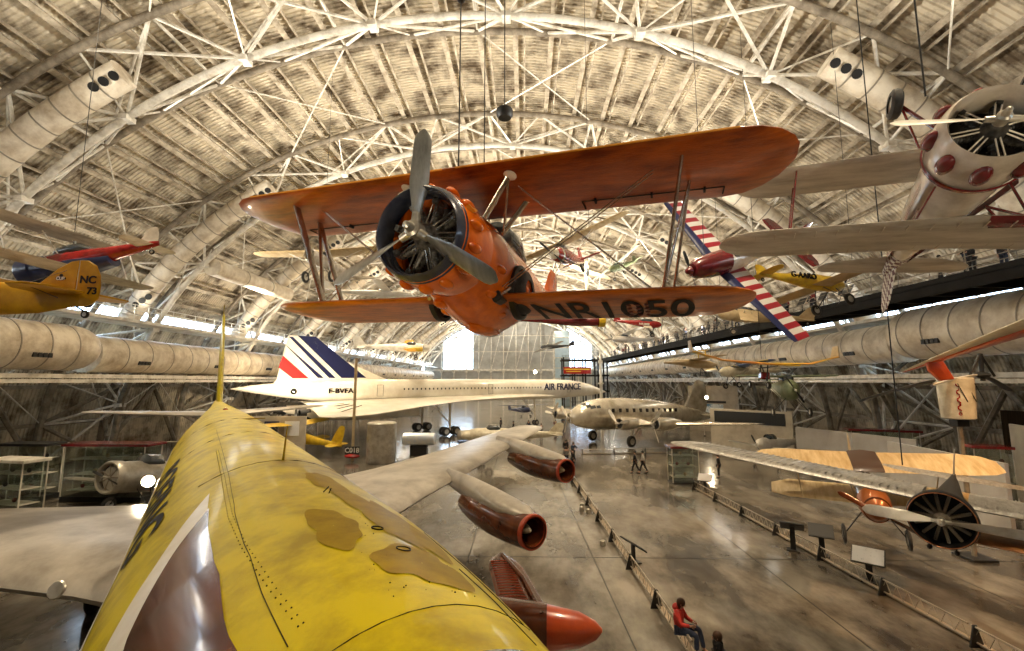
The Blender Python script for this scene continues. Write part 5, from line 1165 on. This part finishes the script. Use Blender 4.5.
for i, (x, y) in enumerate(((3.3, 27.6), (3.2, 26.9), (3.5, 26.4), (3.45, 21.4))):
    o = MB().lathe([(0, .12), (.02, .14), (.2, .12), (.24, .06), (.25, .02)], 'Z', 16, cap=True).build('floor_spotlight', m_silv); tag(o, 'small round floor spotlight beside the middle barrier', 'spotlight', 'floor spotlights by the middle barrier', (x, y, 0))
# information stands
def stand(x, y, yaw, label, panel, w=.75, h=.55, z=.95):
    o = thing('information_stand', label, 'information stand', (x, y, 0), (0, 0, R(yaw)))
    MB().box((0, 0, z/2), (.08, .2, z)).box((0, 0, .03), (.45, .5, .05)).build('post', m_dark, o, bevel=.01)
    p = MB().box((0, 0, z), (h, w, .05), (0, -.6, 0)).build('reading_panel', m_dark, o, bevel=.01); MB().box((-.018, 0, z+.027), (h*.9, w*.93, .012), (0, -.6, 0)).build('panel_sheet', panel, p)
    return o
m_sheet = mat('white_information_sheet', (.85, .85, .86), .4, 0, (.5, .52, .55), 9, lo=.3, hi=.4)
stand(12.45, 17.9, 50, 'white tilted information stand at the right barrier', m_sheet, 1.0, .75, .9)
stand(11.5, 21.0, 240, 'dark information stand with its back turned, left of the white tilted one', m_dark, .9, .7, 1.0)
stand(12.35, 20.4, 60, 'dark information stand behind the right barrier, between the backturned one and the white tilted one', m_dark, .9, .7, 1.0)
stand(11.85, 31.5, 60, 'small white information stand beside the glass case with the red top', m_sheet, .9, .7, .9)
stand(4.35, 19.5, 200, 'thin dark slanted information board at the middle barrier', m_dark, 1.5, .35, .7)
# glass cases
m_caseglass = glass_mat('case_glass', (.85, .9, .88), .15)
def case(x, y, w, d, h, yaw, label, topm, z0=.3):
    o = thing('display_case', label, 'display case', (x, y, 0), (0, 0, R(yaw)))
    MB().box((0, 0, z0/2), (w, d, z0)).build('base', m_dark, o, bevel=.02); MB().box((0, 0, h-.08), (w*1.08, d*1.08, .16)).build('top', topm, o, bevel=.02)
    for sx in (-1, 1):
        for sy in (-1, 1): MB().box((sx*(w/2-.03), sy*(d/2-.03), (h+z0)/2-.08), (.05, .05, h-z0-.16)).build('corner_post', m_steel, o)
    for n_, c, dm in (('glass_pane', (0, -d/2+.03, (h+z0)/2-.08), (w-.12, .015, h-z0-.2)), ('glass_pane', (0, d/2-.03, (h+z0)/2-.08), (w-.12, .015, h-z0-.2))): MB().box(c, dm).build(n_, m_caseglass, o)
    for k in range(3): m = MB().box((0, 0, z0+.35+k*(h-z0)/3.4), (w*.9, d*.8, .03)); m.build('shelf', m_steel, o)
    for k in range(6): MB().ball((-w*.36+k*w*.14, 0, z0+.5+(k % 3)*(h-z0)/3.4), (.12, .1, .13), 10, 6).build('exhibit', rnd.choice((m_tan, m_silv, m_maroon, m_dark, m_steel)), o)
    return o
case(11.35, 34.2, 1.9, 1.2, 2.6, 0, 'tall glass display case with dark red top on the open floor', m_maroon, .1)
case(-27.8, 25.2, 2.8, 1.2, 3.0, -10, 'glass display case with white lintel at the left edge', m_steel)
case(-30.6, 28.5, 3.0, 1.2, 3.4, 0, 'glass display case with dark top by the left wall', m_dark)
case(-25.4, 28.6, 5.0, 1.4, 3.4, 0, 'wide glass display case with red top behind the silver fighter', m_maroon)
case(27.0, 36.2, 4.2, 1.3, 3.6, -20, 'long glass case with red lintel behind the cream biplane', m_maroon)
case(26.2, 27.4, 1.7, 1.2, 3.6, -20, 'narrow kiosk case with red and white top at right', m_red)
# display walls
def wallpanel(x0, y0, x1, y1, h, z, m, label, th=.2):
    L = math.hypot(x1-x0, y1-y0); o = MB().box((L/2, 0, h/2), (L, th, h)).build('display_wall', m, bevel=.02); tag(o, label, 'display wall', None, (x0, y0, z), (0, 0, math.atan2(y1-y0, x1-x0))); return o
wallpanel(23.4, 41, 26.3, 32.2, 3.3, 0, m_paleg, 'pale slanted display wall right of the small white airplane')
o = wallpanel(23.2, 30.6, 22.4, 22.6, 3.4, 0, m_paleg, 'large pale display wall behind the rotary engined airplane')
wallpanel(29.8, 29.5, 25.6, 20, 4.6, 0, m_conc, 'tall beige wall panel at the right edge')
o = wallpanel(24.5, 70, 30, 66, 6.5, 0, m_conc, 'beige exhibit wall with bright picture right of the silver airliner tail'); MB().box((3.2, -.14, 2.8), (3.2, .06, 2.2)).build('picture', mat('bright_picture', (.75, .8, .82), .5, 0, (.1, .25, .4), 1.2, lo=.4, hi=.5), o); MB().box((3.2, -.2, 4.2), (4, .15, .3)).build('dark_lintel', m_dark, o)
o = wallpanel(20.5, 52, 26, 46, 4.2, 0, m_conc, 'low exhibit wall with dark lettered band behind the small white airplane'); MB().box((4, -.14, 3.4), (7, .06, 1.2)).build('dark_band', m_dark, o)
o = wallpanel(-26, 42, -20, 42.5, 4.0, 0, m_conc, 'beige exhibit wall with blue and white pictures behind the airliner tail')
for k in range(3): MB().box((1.2+k*1.8, -.14, 2.9), (1.3, .06, 1.3)).build('picture', (m_sheet, m_navy, m_sheet)[k], o)
o = MB().box((0, 0, 0), (.4, 6.5, 2.7)).build('dark_recess_box', mat('recess_dark_tone', (.035, .022, .013), .9, 0, (.012, .008, .005), 2, stretch=(1, 9, .3), spec=.05)); tag(o, 'dark rectangular box coloured like a shaded doorway recess at the right wall', 'doorway', None, (30.6, 27.4, 4.0), (0, 0, 0))  # solid box, the dark of an opening is put into its colour
# rail of lamps in front of the right wall
def lamp(x, y, z, aim, e, label, col=WARM, sz=.16):
    o = thing('floodlight', label, 'floodlight', (x, y, z)); d = (Vector(aim)-Vector((x, y, z))).normalized(); o.rotation_euler = d.to_track_quat('X', 'Z').to_euler()
    MB().lathe([(-.25, .04), (-.22, sz*.6), (-.02, sz), (.03, sz*1.05), (.03, sz*.92), (-.02, sz*.9)], 'X', 20).build('lamp_housing', m_dark, o); MB().lathe([(.005, .01), (-.0, sz*.9)], 'X', 20, cap=False).build('lamp_lens', m_lens, o)
    l = light('SPOT', 'floodlight_beam', (x+d.x*.12, y+d.y*.12, z+d.z*.12), e, col, aim, spot_size=R(120), spot_blend=.6, shadow_soft_size=sz*.8)
    return o
m_lens = mat('lamp_lens', (1, .82, .5), .3, emit=60)
lamp(-18.9, 23.4, 2.2, (-8, 6, 4), 900, 'bright floodlight glowing beside the silver fighter', sz=.3); 
lamp(-23.3, 46.4, 6.15, (-25.2, 51, 6.8), 3800, 'bright floodlight glaring at the base of the white airliner fin', sz=.3)
lamp(2.2, 92, 9.0, (0, 0, 8), 500, 'star bright floodlight above the white airliner fuselage', sz=.35)
lamp(22.5, 58, 5.2, (10, 30, 3), 500, 'bright floodlight left of the exhibit wall picture', sz=.2)
# signs and odd things on the floor
o = thing('sign_pole', 'tall pale pole with a red sign base marked C018 in front of the white airliner', 'sign', (-15.6, 42.5, 0))
MB().tube([(0, 0, 0), (0, 0, 9.3)], .13, 10).build('pole', m_tan, o); MB().box((0, -.1, .95), (1.3, .15, .7)).build('dark_board', m_dark, o); MB().ball((0, -.1, .45), (.75, .4, .22)).build('red_base', m_red, o)
text('lettering', 'C018', .6, m_white, o, (0, -.19, .95), (pi/2, 0, 0), ext=.01, bold=.01)
o = MB().lathe([(0, 1.25), (.1, 1.3), (3.4, 1.3), (3.5, 1.2)], 'Z', 32, cap=True).build('silver_drum', m_alu); tag(o, 'shiny silver upright drum below the white airliner', 'drum', None, (-12.9, 42.2, 0))
o = MB().lathe([(-1.6, .5), (-1.5, .6), (1.5, .6), (1.6, .45)], 'X', 24, cap=True).build('blue_engine', mat('blue_white_tank', (.55, .65, .82), .25, .3, (.75, .75, .72), 2)); tag(o, 'pale blue horizontal tank below the white airliner wing', 'tank', None, (-10.2, 45.5, 1.6)); MB().box((0, 0, -1.1), (1.6, .8, 1.0)).build('tank_cradle', m_dark, o)
o = thing('ground_engine', 'dark engine on a low dolly beyond the wing root', 'engine', (-6.2, 53.5, 0), (0, 0, .4)); MB().lathe([(-1.4, .35), (-1.2, .55), (.9, .6), (1.2, .7), (1.3, .5)], 'X', 20, c=(0, 0, 1.1), cap=True).build('engine_body', m_silv, o); MB().box((0, 0, .3), (2.6, 1.2, .3)).build('dolly', m_dark, o)
# the walkway the camera looks from is outside the frame; the fill spots placed there are added lights

# ---------------------------------------------------------------- suspension cables of the hung aircraft
for (x, y, z, what) in ((6.4, 7.0, 11.7, 'inverted white biplane'), (8.2, 20.6, 12.9, 'striped aerobatic monoplane'), (16.5, 23.0, 12.6, 'yellow G-AARO airplane'), (-18.2, 17.6, 12.2, 'navy and red biplane'),
    (-14.0, 31.0, 16.6, 'pale high wing airplane'), (3.6, 24.6, 15.2, 'pale winged airplane with red nose'), (15.0, 35.0, 13.3, 'tan airplane'), (-12.5, 66.5, 12.8, 'white and olive twin'), (10.6, 66, 14.4, 'grey white high wing airplane'), (8.6, 11.0, 5.3, 'silver winged rotary airplane'), (12.9, 25.4, 8.4, 'thin winged ultralight'), (17.0, 42.4, 9.0, 'blue and yellow winged airplane')):
    cable(x, y, z, 'thin dark cable holding up the '+what, r=.014, hook=False)

# saw-cut joints in the concrete
for (x0, y0, x1, y1) in ((2.36, 36.7, 3.02, 12.4), (-3.0, 90, -2.2, 10), (9.0, 90, 9.4, 8), (15.6, 80, 16, 8)):
    struct(MB().bar((x0, y0, .003), (x1, y1, .003), .035, .006).build('floor_joint', m_black, smooth=False))
for y in (20, 32, 44, 58, 74, 92): struct(MB().bar((-25, y, .003), (20, y, .003), .035, .006).build('floor_joint', m_black, smooth=False))
